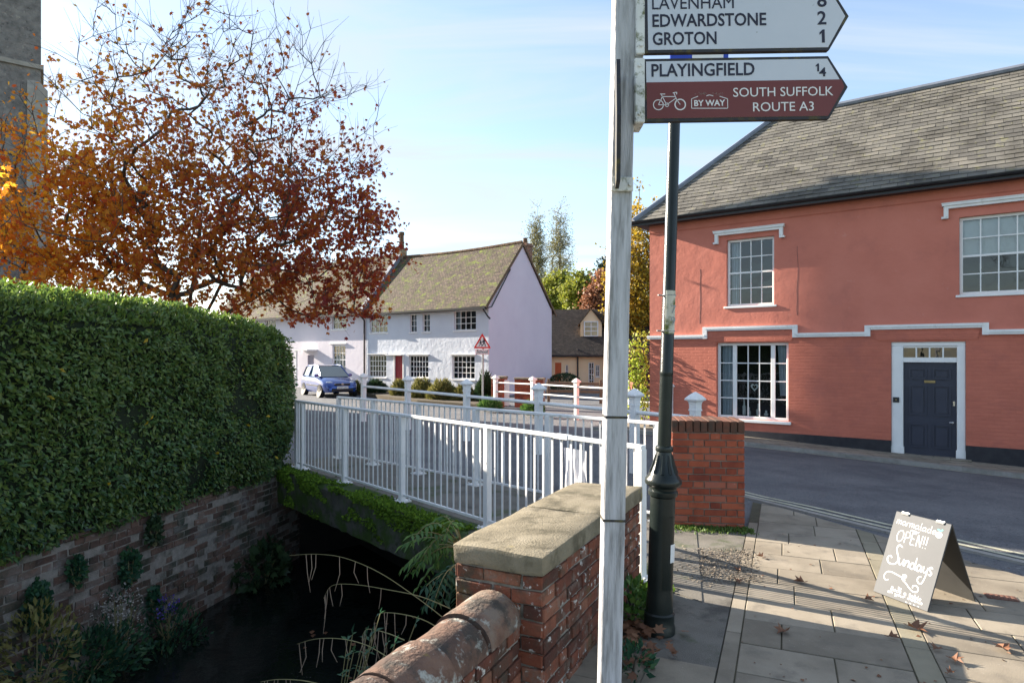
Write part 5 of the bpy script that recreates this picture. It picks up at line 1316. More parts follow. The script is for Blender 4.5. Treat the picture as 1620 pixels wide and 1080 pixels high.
# local: x along the board (left to right as read), y into the sign (towards the rear leg), z up
spread, ht = .52, .60
lean = math.atan2(spread/2, ht); lenb = math.hypot(spread/2, ht)
fp_ = MB(); fp_.cbox(0, bw, -.006, .006, 0, lenb, .002); fpan = fp_.build('front_panel', chalk_board, ap, (0,0,0), (-lean,0,0))
mb = MB(); mb.cbox(0, bw, -.006, .006, 0, lenb, .002); mb.build('rear_panel', board_dark, ap, (0,spread,0), (lean,0,0))
mb = MB()
for x in (.08, bw-.08): mb.tube([(x-.03,spread/2-.002,ht+.004),(x+.03,spread/2-.002,ht+.004)], .007, 8); mb.cbox(x-.03,x+.03,spread/2-.02,spread/2-.002,ht-.012,ht+.004,.002)
mb.build('hinge', steel, ap)
# handwriting: coordinates u 0..1 across, v 0..1 up
def hw(strokes, w, m, name, x0, y0, sx, sy):
    mb = MB()
    for s in strokes: stroke(mb, [((x0+p[0]*sx)*bw, (y0+p[1]*sy)*lenb) for p in s], w, -.0068)
    return mb.build(name, m, fpan)
GL = {  # simple handwriting glyphs in a unit box (x 0..w, y 0..1)
 'm': ([[(0,0),(.02,.5),(.05,.55)], [(.04,.35),(.15,.55),(.25,.5),(.25,0)], [(.25,.38),(.36,.55),(.46,.5),(.48,0)]], .6),
 'a': ([[(.35,.48),(.2,.55),(.05,.4),(.03,.15),(.15,0),(.3,.1),(.36,.3),(.36,.5),(.37,.1),(.45,0)]], .52),
 'r': ([[(0,0),(.02,.52)], [(.03,.3),(.12,.5),(.26,.52)]], .34),
 'l': ([[(.05,.05),(.1,1),(.08,.1),(.2,0)]], .26),
 'd': ([[(.35,.42),(.2,.52),(.05,.35),(.05,.12),(.18,0),(.32,.15),(.38,.4),(.38,1),(.38,.1),(.46,0)]], .54),
 'e': ([[(.05,.28),(.32,.32),(.3,.48),(.17,.55),(.04,.35),(.06,.1),(.2,0),(.36,.1)]], .45),
 'n': ([[(0,0),(.02,.52)], [(.03,.3),(.16,.52),(.3,.48),(.32,0)]], .44), 'o': ([[(.2,.54),(.04,.4),(.04,.12),(.2,0),(.36,.14),(.36,.4),(.2,.54)]], .47),
 'w': ([[(0,.52),(.1,0),(.2,.4),(.3,0),(.42,.54)]], .5), 'u': ([[(0,.52),(.02,.15),(.12,0),(.28,.12),(.32,.52),(.33,.08),(.42,0)]], .48),
 'y': ([[(0,.52),(.04,.2),(.16,.1),(.3,.25),(.34,.54),(.32,-.2),(.18,-.45),(.02,-.3)]], .46), 's': ([[(.3,.46),(.16,.54),(.05,.42),(.14,.3),(.28,.2),(.24,.03),(.1,0),(.0,.1)]], .4),
 'b': ([[(.02,1),(.03,.03)], [(.03,.3),(.18,.52),(.34,.36),(.32,.1),(.16,0),(.03,.1)]], .45), 'k': ([[(.02,1),(.03,0)], [(.3,.52),(.05,.25),(.32,0)]], .42),
 't': ([[(.12,.9),(.12,.1),(.26,0)], [(0,.56),(.28,.58)]], .36), 'p': ([[(.02,.52),(.02,-.4)], [(.03,.35),(.18,.52),(.34,.36),(.3,.06),(.14,0),(.03,.12)]], .45),
 'h': ([[(.02,1),(.03,0)], [(.03,.3),(.16,.52),(.3,.46),(.32,0)]], .44), 'i': ([[(.05,.5),(.06,0)], [(.05,.72),(.06,.76)]], .18),
 'O': ([[(.3,1),(.08,.8),(.02,.4),(.15,.05),(.35,0),(.55,.25),(.58,.65),(.45,.95),(.28,1)]], .72), 'P': ([[(.05,0),(.06,1)], [(.04,.98),(.35,.98),(.45,.75),(.35,.52),(.07,.48)]], .56),
 'E': ([[(.4,1),(.06,1)], [(.06,1),(.05,0)], [(.05,0),(.42,.02)], [(.06,.52),(.34,.53)]], .54), 'N': ([[(.05,0),(.06,1)], [(.06,1),(.42,0)], [(.42,0),(.44,1)]], .6),
 '!': ([[(.06,1),(.06,.3)], [(.06,.05),(.07,.01)]], .24), 'B': ([[(.05,0),(.05,1)], [(.05,1),(.3,.9),(.28,.6),(.06,.52)], [(.06,.52),(.36,.42),(.34,.08),(.05,0)]], .5),
 '*': ([[(.1,.1),(.14,.3)], [(.04,.2),(.22,.2)]], .4), ' ': ([], .3)}
def word(s, u0, u1, v, h, w, m, name, slope=0):
    tot = sum(GL[c][1] for c in s); sx = (u1-u0)/tot; x = 0; mb = MB()
    for c in s:
        for st in GL[c][0]: stroke(mb, [((u0+(x+p[0])*sx)*bw, (v+slope*(x*sx)+p[1]*h)*lenb) for p in st], w, -.0068)
        x += GL[c][1]
    return mb.build(name, m, fpan)
word('marmalade', .07, .8, .855, .085, .0042, chalk, 'handwriting', -.02); word('now', .36, .52, .805, .035, .0038, chalk, 'handwriting')
word('OPEN!!', .14, .72, .655, .135, .0052, chalk, 'handwriting', .0)
# Sundays with its loops
mb = MB()
def hs(pts, w=.0075): stroke(mb, [(p[0]*bw, p[1]*lenb) for p in pts], w, -.0068)
hs([(.30,.60),(.235,.615),(.205,.57),(.235,.52),(.275,.47),(.285,.425),(.24,.385),(.155,.375),(.10,.40),(.09,.44),(.13,.465),(.165,.445)], .0085)
hs([(.30,.47),(.305,.42),(.335,.395),(.37,.42),(.385,.47),(.385,.42),(.41,.395)]); hs([(.42,.395),(.425,.465)]); hs([(.425,.43),(.455,.465),(.485,.45),(.49,.395)])
hs([(.58,.445),(.545,.46),(.52,.43),(.53,.395),(.565,.39),(.59,.42),(.60,.53),(.60,.42),(.62,.39)]); hs([(.70,.445),(.665,.46),(.64,.43),(.65,.395),(.68,.39),(.705,.42),(.71,.46),(.715,.41),(.73,.39)])
hs([(.75,.46),(.755,.41),(.785,.395),(.815,.42),(.82,.46),(.815,.36),(.785,.275),(.735,.265),(.70,.295),(.715,.33),(.75,.34)]); hs([(.90,.46),(.865,.475),(.845,.45),(.87,.43),(.90,.41),(.885,.385),(.85,.39)], .008)
mb.build('handwriting', chalk, fpan)
mb = MB()
hs([(.21,.19),(.17,.175),(.13,.195),(.12,.235),(.16,.275),(.24,.285),(.34,.275),(.44,.265),(.50,.275),(.50,.30),(.46,.295),(.44,.26),(.47,.235),(.53,.215),(.60,.18),(.67,.155),(.74,.16),(.76,.195),(.72,.225),(.66,.215),(.66,.19)], .0068)
hs([(.44,.30),(.50,.24)], .007); mb.build('flourish', chalk, fpan)
word('to', .42, .49, .125, .03, .004, chalk, 'handwriting'); word('Book a table', .30, .86, .085, .045, .0034, chalk, 'handwriting'); word('on your mobile', .26, .9, .05, .035, .0032, chalk, 'handwriting'); word('****', .6, .88, .012, .03, .004, chalk, 'handwriting')
mb = MB(); pts = [(.845+.055*math.cos(2*math.pi*k/16), .85+.036*math.sin(2*math.pi*k/16)) for k in range(16)]
mb.add([(p[0]*bw,-.0068,p[1]*lenb) for p in pts], [tuple(range(16))]); mb.build('orange_drawing', chalk, fpan)
mb = MB(); hs([(.845,.885),(.84,.905)], .006); hs([(.80,.91),(.84,.90),(.845,.893)], .009); hs([(.89,.915),(.85,.9),(.845,.893)], .009); mb.build('drawn_leaves', chalk_teal, fpan)

# ------------------------------------------------------------------ school warning sign
ss_ = dp(763, 560, 22.6)
sg = thing('school_sign', 'red triangular school warning sign on a grey pole by the lilac gable', 'road sign', (ss_.x, ss_.y, 0), math.radians(2))
q = 22.6/FPX; zt, zb_ = EYE+(YH-527.5)*q, EYE+(YH-551)*q; hw_ = 13.5*q
MB().tube([(.02,.03,-.1),(.02,.03,zt-.1)], .035, 10).build('pole', grey_metal, sg, smooth=True)
def rtri(zt, zb, hw, c):
    return [(-hw+c*.6,zb),(hw-c*.6,zb),(hw-c*.1,zb+c*.7),(c*.35,zt-c*.2),(-c*.35,zt-c*.2),(-hw+c*.1,zb+c*.7)]
tp_ = MB().prism(rtri(zt, zb_, hw_, .04), -.03, -.01).build('triangle', red_paint, sg)
MB().prism(rtri(zt-.11, zb_+.055, hw_-.085, .02), -.034, -.029).build('triangle_face', sign_letter_white, tp_)
mb = MB()
for ox, sc_ in ((-.06, .8), (.055, 1.0)):
    cz = zb_+.065; h_ = .30*sc_
    hd_ = [(ox+.028*sc_*math.cos(2*math.pi*k/10), cz+h_*.92+.028*sc_*math.sin(2*math.pi*k/10)) for k in range(10)]
    mb.add([(p[0],-.0375,p[1]) for p in hd_], [tuple(range(10))])
    for st, w in (([(ox,cz+h_*.8),(ox+.005,cz+h_*.42)], .06*sc_), ([(ox+.005,cz+h_*.45),(ox-.03,cz+h_*.22),(ox-.075*sc_,cz+h_*.06)], .028*sc_), ([(ox+.01,cz+h_*.45),(ox+.045,cz+h_*.25),(ox+.05*sc_,cz)], .028*sc_), ([(ox,cz+h_*.76),(ox-.06*sc_,cz+h_*.55),(ox-.085*sc_,cz+h_*.5)], .022*sc_), ([(ox,cz+h_*.76),(ox+.06*sc_,cz+h_*.6),(ox+.085*sc_,cz+h_*.66)], .022*sc_)):
        stroke(mb, st, w, -.0372)
mb.build('children_symbol', sign_dark, tp_)
pz1, pz0 = EYE+(YH-552.5)*q, EYE+(YH-560.5)*q
pl = MB().cbox(-.235, .235, -.03, -.014, pz0, pz1, .004).build('name_plate', red_paint, sg); MB().box(-.222, .222, -.032, -.029, pz0+.013, pz1-.013).build('plate_face', sign_letter_white, pl)
text_mesh('School', .15, sign_dark, 'lettering', pl, (-.19, -.0335, pz0+.05), width=.38, bold=.02)

# ------------------------------------------------------------------ blue hatchback
cd = Vector((.56, -.83)).normalized(); cpos = dp(519, 622, 29.6)
car = thing('parked_car', 'blue three-door hatchback parked outside the pale lilac cottage', 'car', (cpos.x-.35, cpos.y+1.3, H(cpos.x,cpos.y)), math.atan2(cd.y, cd.x))
# local: x forward, y left, z up ; length 3.9
def loft(secs, closed=True):
    mb = MB(); m = len(secs[0]); vs = [p for s in secs for p in s]
    fs = [(i*m+k, i*m+(k+1)%m, (i+1)*m+(k+1)%m, (i+1)*m+k) for i in range(len(secs)-1) for k in range(m if closed else m-1)]
    if closed: fs += [tuple(range(m-1,-1,-1)), tuple((len(secs)-1)*m+k for k in range(m))]
    mb.add(vs, fs); return mb
def sect(x, w, zb, zs, zt, wt):
    """half-profile mirrored: sill, side, shoulder, top"""
    h = [(w*.9,zb), (w,zb+.12), (w*1.0,zs-.12), (w*.97,zs), (wt,zt)]
    return [(x, y, z) for y, z in h] + [(x, -y, z) for y, z in h[::-1]]
secs = [sect(-1.92,.62,.36,.6,.68,.5), sect(-1.88,.78,.28,.8,.92,.62), sect(-1.6,.82,.22,.9,.98,.66), sect(-.8,.825,.2,.9,.96,.66), sect(.4,.825,.2,.9,.95,.66), sect(.75,.825,.2,.88,.95,.62), sect(1.3,.81,.21,.78,.87,.55), sect(1.75,.76,.24,.66,.74,.5), sect(1.93,.66,.26,.56,.62,.45), sect(2.0,.5,.32,.5,.54,.38)]
body = loft(secs).build('body', car_blue, car, smooth=True, uv=False)
def gsec(x, w, z): return [(x, w, z), (x, -w, z)]
cab = MB()
R_ = [(-1.72,.7,.95),(-1.5,.6,1.38),(-1.15,.57,1.445),(-.3,.565,1.47),(.15,.55,1.44),(.95,.68,.95)]
vs = [];
for x, w, z in R_: vs += [(x,w,z),(x,-w,z)]
base_w = [(x, .72) for x, _, _ in R_]
roof_ = MB(); roof_.add([(-1.5,.6,1.385),(-1.5,-.6,1.385),(-1.15,-.57,1.45),(-1.15,.57,1.45),(-.3,.565,1.475),(-.3,-.565,1.475),(.15,.55,1.445),(.15,-.55,1.445)], [(0,3,2,1),(3,4,5,2),(4,6,7,5)])
for s in (1,-1):
    for pth, rr in (([(.95,.69*s,.94),(.15,.56*s,1.435)], .032), ([(.15,.56*s,1.435),(-.3,.575*s,1.462),(-1.15,.58*s,1.437),(-1.5,.61*s,1.372),(-1.78,.7*s,.95)], .034), ([(-.62,.57*s,1.45),(-.72,.74*s,.93)], .035)): roof_.tube(pth, rr, 6)
roof_.build('roof', car_blue, car, smooth=True, uv=False)
mb = MB()
mb.quad((.14,.55,1.43),(.14,-.55,1.43),(.95,-.68,.945),(.95,.68,.945)); mb.build('windscreen', car_glass, car)
mb = MB(); mb.quad((-1.51,-.59,1.37),(-1.51,.59,1.37),(-1.76,.69,.94),(-1.76,-.69,.94)); mb.build('rear_window', car_glass, car)
for s in (1,-1):
    mb = MB(); q = [(.93,.69*s,.93),(.13,.56*s,1.43),(-.3,.57*s,1.458),(-1.15,.575*s,1.433),(-1.48,.6*s,1.37),(-1.74,.7*s,.93)]
    mb.add(q, [tuple(range(6)) if s < 0 else tuple(range(5,-1,-1))]); mb.build('side_window', car_glass, car)
    mb = MB(); mb.cbox(.6,.78,.80*s-.1,.80*s+.1,.93,1.07,.04); mb.build('door_mirror', car_blue, car)
    mb = MB(); mb.box(-.9,.95,.826*s-.006,.826*s+.006,.5,.56); mb.build('side_strip', car_black, car)
    mb = MB(); hl = []
    for k in range(14): t = 2*math.pi*k/14; hl.append((1.72-.12*abs(math.sin(t))*.3 - .13*(math.cos(t)*.5+.5), (.57+.16*math.cos(t))*s, .68+.085*math.sin(t)))
    for (x,y_,z) in ((1.80,.42,.66),): mb.lathe([(.02,-.03),(.11,-.02),(.13,.02),(.1,.06),(.02,.08)], 16)
    h_o = mb.build('headlight', lamp_glass, car, (1.72,.53*s,.66), (0,math.radians(65),math.radians(28*s)), smooth=True); h_o.scale = (.75,1.35,1)
    for x in (1.22,-1.27):
        wb = MB(); wb.tube([(x,.66*s,.3),(x,.835*s,.3)], .3, 24); wh = wb.build('wheel', tyre_m, car)
        rb = MB(); 
        [rb.box(-.025,.025,-.004,.004,.02,.2,0,Matrix.Translation((x,.842*s,.3)) @ Matrix.Rotation(k*math.pi*2/7,4,'Y')) for k in range(7)]; rb.tube([(x,.834*s,.3),(x,.838*s,.3)], .05, 12)
        rb.build('rim', alloy, wh)
        ab_ = MB(); ab_.tube([(x,.70*s,.3),(x,.829*s,.33)], .345, 24); ab_.build('wheel_arch', car_black, car)
mb = MB(); mb.cbox(1.9,2.02,-.36,.36,.56,.66,.02); gl_ = mb.build('grille', car_black, car); MB().lathe([(.06,0),(.06,.012),(.045,.015)], 16).build('badge', alloy, gl_, (2.015,0,.62), (0,math.pi/2,0))
MB().cbox(1.9,2.02,-.5,.5,.3,.4,.02).build('air_intake', car_black, car)
npc = MB().cbox(2.0,2.035,-.26,.26,.42,.53,.003).build('number_plate', plate_w, car); text_mesh('AE07 LRN', .1, sign_dark, 'lettering', npc, (2.037,-.22,.44), (math.pi/2,0,math.pi/2), width=.44)

# ------------------------------------------------------------------ trees
def mdens(P):
    z = P[:,2]/MS; x = P[:,0]/MS
    d = np.clip(1.2 - (z-3.6)/6.2, .035, 1)          # bare twigs towards the top
    d *= np.clip(1.0 - np.clip((x-1.5)/9, 0, 1)*np.clip((z-6)/4, 0, 1)*1.6, .06, 1)
    return d
mp = dp(290, 470, 18.0); MS = .90
tree('maple_tree', 'large autumn maple with orange and dark red leaves behind the hedge', 'tree', (mp.x, mp.y, 0),
     [(x*MS,y*MS,z*MS) for x, y, z in [(0,0,-.2),(0,0,1.2),(.05,0,2.4),(.1,.05,3.2),(.3,.1,4.6),(.5,.1,6.2),(.6,0,8)]],
     [(tuple(q*MS for q in c), tuple(q*MS for q in r)) for c, r in [((-.2,0,5.8),(6.8,4.2,3.4)), ((.9,0,8.6),(5.6,3.8,4.6)), ((-4.6,.3,5.4),(3.7,2.5,3.2)), ((-5.2,.2,8.2),(2.4,2.0,2.2)), ((4.0,-.2,5.0),(3.0,2.5,2.2)), ((1.2,0,11.4),(3.6,2.4,2.4))]], 900, 62000, .105, maple_leaf, bark, aspect=1.0, r_tip=.0095, power=.49, up=.12, shape='maple', dens=mdens, spread=.11, twigs=4, twig_len=.8, shell=.1)
def poplar(px, top, Y, lab, w):
    p = dp(px, 500, Y); ht_ = EYE+(YH-top)/FPX*Y
    tree('poplar_tree', lab, 'tree', (p.x, p.y, 0), [(0,0,-.2),(0,0,ht_*.2),(0,0,ht_*.45),(0,.05,ht_*.7),(0,0,ht_*.9)],
         [((0,0,ht_*.5),(w,w,ht_*.42)), ((0,0,ht_*.8),(w*.55,w*.55,ht_*.2))], 420, 9500, .17, poplar_leaf, bark_pale, r_tip=.025, power=.42, up=-.5, spread=.32, group='pair of poplars', twigs=4, twig_len=1.3, shell=.05, droop=-.6)
poplar(849, 323, 85, 'slightly shorter left poplar of the pair rising behind the lilac gable', 1.25); poplar(886, 318, 88, 'taller right poplar of the pair, standing clear of the gable', 1.55)
def rtree(name, lab, px, top, bot, Y, hw_px, lm, n=9000, ls=.3, cat='tree', bk=bark, dens=None, group=None, natt=200):
    p = dp(px, 560, Y); k = Y/FPX; zt = EYE+(YH-top)*k; zb = max(1.0, EYE+(YH-bot)*k); w = hw_px*k; zc = (zt+zb)/2; hz = (zt-zb)/2
    return tree(name, lab, cat, (p.x, p.y, 0), [(0,0,-.2),(0,0,zb*.5),(.05,0,zb),(0,.1,zc)], [((0,0,zc),(w*.9,w*.8,hz*.75)), ((-w*.3,0,zc-hz*.3),(w*.65,w*.6,hz*.6)), ((w*.25,0,zc+hz*.35),(w*.55,w*.5,hz*.6)), ((w*.3,0,zc-hz*.45),(w*.6,w*.5,hz*.5))], natt, n, ls, lm, bk, r_tip=.018, spread=.3*ls/.25, twigs=3, twig_len=.7, group=group, dens=dens, power=.44)
rtree('ash_tree', 'thin yellow-green tree at the foot of the poplars', 878, 425, 500, 70, 26, green_leaf, 5000, .3, bk=bark_pale)
rtree('willow_tree', 'pale green tree between the poplars and the russet tree', 916, 428, 505, 62, 24, green_leaf, 6500, .28)
rtree('beech_tree', 'russet brown tree behind the dormer roof', 948, 432, 520, 58, 20, russet_leaf, 7000, .26)
rtree('pine_tree', 'dark conifer tip showing above the russet tree', 962, 408, 470, 75, 14, conifer_leaf, 6000, .3)
rtree('birch_tree', 'golden birch with drooping yellow leaves beside the pink house', 1008, 285, 600, 38, 46, birch_leaf, 15000, .17, bk=bark_pale, natt=260, dens=lambda P: np.clip(1.15-(P[:,2]-5)/9, .15, 1))
rtree('beech_tree', 'brown hedge-like beech under the golden birch', 1000, 560, 620, 36, 18, russet_leaf, 4000, .14)

bt_ = thing('bare_tree', 'bare leafless tree across the street, mirrored in the panes of the pink house', 'tree', (-3.5, -14, 0))
A_ = in_ellipsoids(260, [((0,0,8.5),(6,5,4.5)), ((5,0,7.5),(4,4,3.5))], .1); nd_, pa_, tp2 = skeleton([(0,0,-.2),(0,0,1.5),(.1,0,3),(.3,0,5)], A_, .1)
branch_mesh('branches', nd_, pa_, .014, .5, bark, bt_, extra_twigs=[(nd_[t], nd_[t]+rng.normal(size=3)*.5, .01) for t in tp2 for _ in range(4)])
# garden shrubs in front of the cottages
def shrub(lab, px, top, base, Y, hw_px, lm, n=2600, ls=.11, name='garden_shrub', group='shrubs in the cottage front gardens', up=1.3):
    p = dp(px, 560, Y); k = Y/FPX; w = hw_px*k; zt = EYE + (YH-top)*k; zt = max(.4, zt)
    return bush(name, lab, 'shrub', (p.x, p.y, -.08), [((0,0,zt*.42),(w*.9,w*.7,zt*.46)), ((-w*.55,.1,zt*.3),(w*.6,w*.5,zt*.36)), ((w*.6,-.1,zt*.33),(w*.6,w*.5,zt*.38)), ((w*.2,0,zt*.7),(w*.4,w*.4,zt*.34)), ((-w*.3,0,zt*.75),(w*.3,w*.3,zt*.3))], n, ls*1.5, lm, .16, group, up=up, shell=0, stems=14)
shrub('small grey-green shrub left of the drainpipe', 562, 602, 625, 31.5, 9, shrub_leaf, 1500)
shrub('dark green shrub under the leftmost cottage window', 594, 600, 630, 30.5, 17, darkshrub_leaf, 2600)
shrub('yellow-green shrub beside the red cottage door', 632, 600, 630, 28.5, 14, shrub_leaf, 2400)
shrub('sunlit olive shrub right of the red door', 668, 599, 636, 27, 20, shrub_leaf, 3600)
shrub('wide straw-coloured shrub below the middle window', 700, 600, 637, 26, 22, shrub_leaf, 3800)
shrub('olive shrub beneath the right-hand cottage window', 735, 608, 638, 25.5, 18, shrub_leaf, 3000)
shrub('tall dark spiky shrub at the foot of the school sign', 768, 590, 640, 25, 12, darkshrub_leaf, 2600, .14, up=1.2)
shrub('low green weeds in front of the brick gate pier', 775, 632, 648, 22, 16, fresh_leaf, 900, .09, name='verge_weeds')
shrub('bright green weeds behind the parapet rails', 842, 632, 645, 20.2, 16, fresh_leaf, 900, .09, name='verge_weeds')
bush('clipped_bush', 'dark rounded clipped bush by the orange door', 'shrub', tuple(dp(893,560,33).to_2d())+(0,), [((0,0,.35),(.85,.7,.5))], 4500, .07, darkshrub_leaf, .6, stems=6, shell=.7)
# soil bed under the shrubs
mb = MB(); pts = [dp(545,560,33.5), dp(600,560,28.5), dp(660,560,25.6), dp(765,560,23.2), dp(795,560,25), dp(773,560,29.9), dp(580,560,34.9)]
mb.slab([(p.x,p.y) for p in pts], -.2, .01); tag(mb.build('garden_bed', soil_m), kind='structure')
# gate pier, gate, timber fence, dark fence
gpz = dp(782, 560, 23.6)
gpier = thing('gate_pier', 'low brick gate pier beside the school sign pole', 'wall', (gpz.x-.1, gpz.y, 0), math.radians(-20))
mb = MB(); brick_face(mb, (0,0,-.1), (1,0,0), (0,-1,0), .45, 1.05, rgen=rnd); brick_face(mb, (.45,0,-.1), (0,1,0), (1,0,0), .45, 1.05, rgen=rnd); brick_face(mb, (0,.45,-.1), (0,-1,0), (-1,0,0), .45, 1.05, rgen=rnd); mb.build('brickwork', brick_pier, gpier)
MB().box(.01,.44,.01,.44,-.1,.96).build('core', mortar_pier, gpier); MB().cbox(-.03,.48,-.03,.48,.955,1.03,.015).build('cap', coping_st, gpier)
gw_ = thing('garden_wall', 'dark red brick garden wall behind the far parapet rails', 'wall', (gpz.x+.75, gpz.y-.2, 0), math.radians(-20))
mb = MB(); brick_face(mb, (0,0,-.1), (1,0,0), (0,-1,0), 1.1, 1.02, rgen=rnd); mb.build('brickwork', brick_pier, gw_); MB().box(0,1.1,.01,.22,-.1,.92).build('core', mortar_pier, gw_); MB().cbox(-.02,1.12,-.03,.25,.92,.99,.012).build('cap', coping_st, gw_)
MB().cbox(-.42,-.22,0,.05,-.05,.9,.01).build('gate_board', white, gw_)
tf = thing('rail_fence', 'low brown timber rail fence behind the far parapet', 'fence', tuple(dp(868,560,26).to_2d())+(0,), math.radians(-25))
for k in range(5): MB().cbox(k*1.1-.05,k*1.1+.05,-.05,.05,-.1,.85,.01).build('post', oak_fence, tf)
for z in (.3,.62): MB().cbox(-.1,4.6,-.025,.025,z,z+.12,.008).build('rail', oak_fence, tf)
dfp = dp(985, 560, 33); df = thing('board_fence', 'dark red boarded fence in shade beside the pink house', 'fence', (dfp.x, dfp.y, 0), math.radians(-10))
MB().box(0,4.5,0,.05,-.2,1.25).build('boards', dark_fence, df)
for k in range(3): MB().cbox(k*2.1,k*2.1+.1,-.06,-.002,-.2,1.3,.01).build('post', timber, df)
dh = rtree('yew_tree', 'dark green yew mass behind the boarded fence', 1010, 520, 600, 40, 18, conifer_leaf, 6000, .16)
# creeper on the corner of the pink house
cr = thing('wall_creeper', 'lime green creeper trailing down the corner of the pink house', 'climber', (PINK0.x-.12, PINK0.y+.2, 0))
mb = MB(); Pc = []
for k in range(5):
    x = -.35+.1*k; pth = [(x*.3,0,0)]; z = 0
    while z < 2.0+.35*math.sin(k*2): z += .15; pth.append((x+rnd.uniform(-.06,.06), rnd.uniform(-.05,.05), z)); 
    mb.tube(pth, .009, 4); Pc += [p for p in pth[2:] for _ in range(14)]
mb.build('stem', bark, cr, uv=False); Pc = np.array(Pc)+rng.normal(size=(len(Pc),3))*np.array([.08,.08,.09])
leaves('foliage', Pc, rdir(len(Pc))+np.array([0,0,-.6]), rdir(len(Pc))+np.array([0,-.8,.2]), .085*(.6+.8*rng.random(len(Pc))), .75, creeper_leaf, cr)

# ------------------------------------------------------------------ plants by the stream
def wall_pt(px, py):
    """point on the stream wall's face seen at a photo pixel"""
    r = (px-810)/FPX; Y = (CH_L(0))/(r-.242); return Vector((r*Y, Y, EYE+(YH-py)/FPX*Y))
def clump(name, lab, px, py, ells, n, size, lm, aspect=.5, off=.08, group='plants growing on the stream wall', **k):
    p = wall_pt(px, py); return bush(name, lab, 'plant', (p.x+nrm.x*off, p.y+nrm.y*off, p.z), ells, n, size, lm, aspect, group, stem_mat=stem_m, **k)
def ell(w, h, d=.14): return [((0,0,h*.5),(w*.6,w,h*.55))]
clump('ivy', 'dark ivy tuft hanging from the hedge foot over the wall', 236, 862, ell(.12,.35), 260, .05, darkshrub_leaf, .9, shell=.1)
clump('ivy', 'ivy patch high on the wall above the outlet pipe', 196, 925, ell(.14,.42), 320, .05, fern_leaf, .9, shell=.1)
clump('ivy', 'small ivy patch left of the outlet pipe', 112, 925, ell(.1,.3), 200, .05, fern_leaf, .9, shell=.1)
clump('ivy', 'trailing ivy at the left edge of the wall', 48, 1000, ell(.14,.5), 360, .055, fern_leaf, .9, shell=.1)
clump('ivy', 'small ivy tuft above the purple flowers', 234, 965, ell(.09,.28), 170, .05, fern_leaf, .9, shell=.1)
clump('bog_plant', 'broad-leaved dark green plant at the far foot of the wall', 398, 930, [((0,0,.3),(.4,.55,.32)), ((-.1,.4,.4),(.25,.4,.25))], 420, .12, darkshrub_leaf, .95, off=.15, shape='maple')
clump('meadow_plant', 'leafy clump with purple flowers at the wall foot', 248, 1040, [((0,0,.3),(.35,.4,.34)), ((.15,-.1,.15),(.4,.35,.25))], 900, .07, fern_leaf, .4, off=.2)
f_ = clump('seedhead_plant', 'grey fluffy seedheads on tangled stems by the outlet pipe', 165, 1060, [((0,0,.45),(.22,.35,.5))], 260, .06, fern_leaf, .3, off=.18, stems=26)
P = in_ellipsoids(420, [((0,0,.75),(.22,.34,.2)), ((0,.2,.4),(.2,.2,.2))], .1); leaves('seed_fluff', P, rdir(420), rdir(420), .022, 1, white_fl, f_, 'quad')['kind'] = 'stuff'
g_ = clump('meadow_plant', 'purple flower spikes rising above the green clump', 240, 1010, [((0,0,.25),(.15,.2,.25))], 160, .05, fern_leaf, .4, off=.22, stems=14)
P = in_ellipsoids(90, [((0,0,.42),(.13,.2,.14))], .1); leaves('petals', P, rdir(90), rdir(90), .028, .9, purple_fl, g_, 'quad')['kind'] = 'stuff'
clump('nettle_plant', 'dense green nettles at the bottom left corner', 75, 1105, [((0,0,.3),(.45,.6,.36)), ((.1,.5,.25),(.4,.4,.3))], 1300, .08, fern_leaf, .45, off=.25)
clump('nettle_plant', 'green and yellow stems at the lower left edge', 18, 1085, [((0,0,.35),(.3,.4,.45))], 500, .08, shrub_leaf, .35, off=.3)
clump('nettle_plant', 'dark leafy clump spreading over the water below the purple flowers', 205, 1085, [((0,0,.2),(.4,.5,.3)), ((.3,.1,.1),(.3,.4,.2))], 800, .075, fern_leaf, .45, off=.35)
# compound-leaved sapling at the end of the bridge beam
def pinnate(name, lab, root_pt, arcs, lm, lsize, group=None, pairs=8):
    r = thing(name, lab, 'plant', root_pt, 0, group); mb = MB(); P = []; A = []; Nn_ = []
    for tip, sag in arcs:
        tip = Vector(tip); pts = [tip*t + Vector((0,0,sag*math.sin(math.pi*t*.9))) for t in np.linspace(0,1,9)]
        mb.tube(pts, [.006-.0005*i for i in range(9)], 4)
        for i in range(pairs):
            t = .3 + .7*(i+1)/pairs; f_ = t*8; k = min(7,int(f_)); p = pts[k].lerp(pts[k+1], f_-k); d = (pts[k+1]-pts[k]).normalized(); s = d.cross(Vector((0,0,1))).normalized()
            for sg_ in (1,-1):
                P.append(p); A.append(s*sg_ + d*.5 + Vector((0,0,-.5+rnd.uniform(-.2,.2)))); Nn_.append(Vector((rnd.uniform(-.3,.3),rnd.uniform(-.3,.3),1)))
        P.append(pts[-1]); A.append((pts[-1]-pts[-2]) + Vector((0,0,-.02))); Nn_.append(Vector((0,0,1)))
    mb.build('stem', stem_m, r, uv=False); P = np.array([tuple(p) for p in P]); A = np.array([tuple(p) for p in A]); Nn_ = np.array([tuple(p) for p in Nn_])
    leaves('foliage', P, A, Nn_, lsize*(.7+.6*rng.random(len(P))), .3, lm, r); return r
rp = dp(732, 868, 5.0); arcs = []
for k in range(16):
    t = dp(rnd.uniform(636,720), rnd.uniform(838,935), rnd.uniform(4.7,5.4)); arcs.append((t-rp, rnd.uniform(.06,.2)))
pinnate('ash_sapling', 'fresh green sapling with narrow leaflets at the end of the mossy beam', rp, arcs, fresh_leaf, .085)
rp = dp(735, 915, 4.5); arcs = []
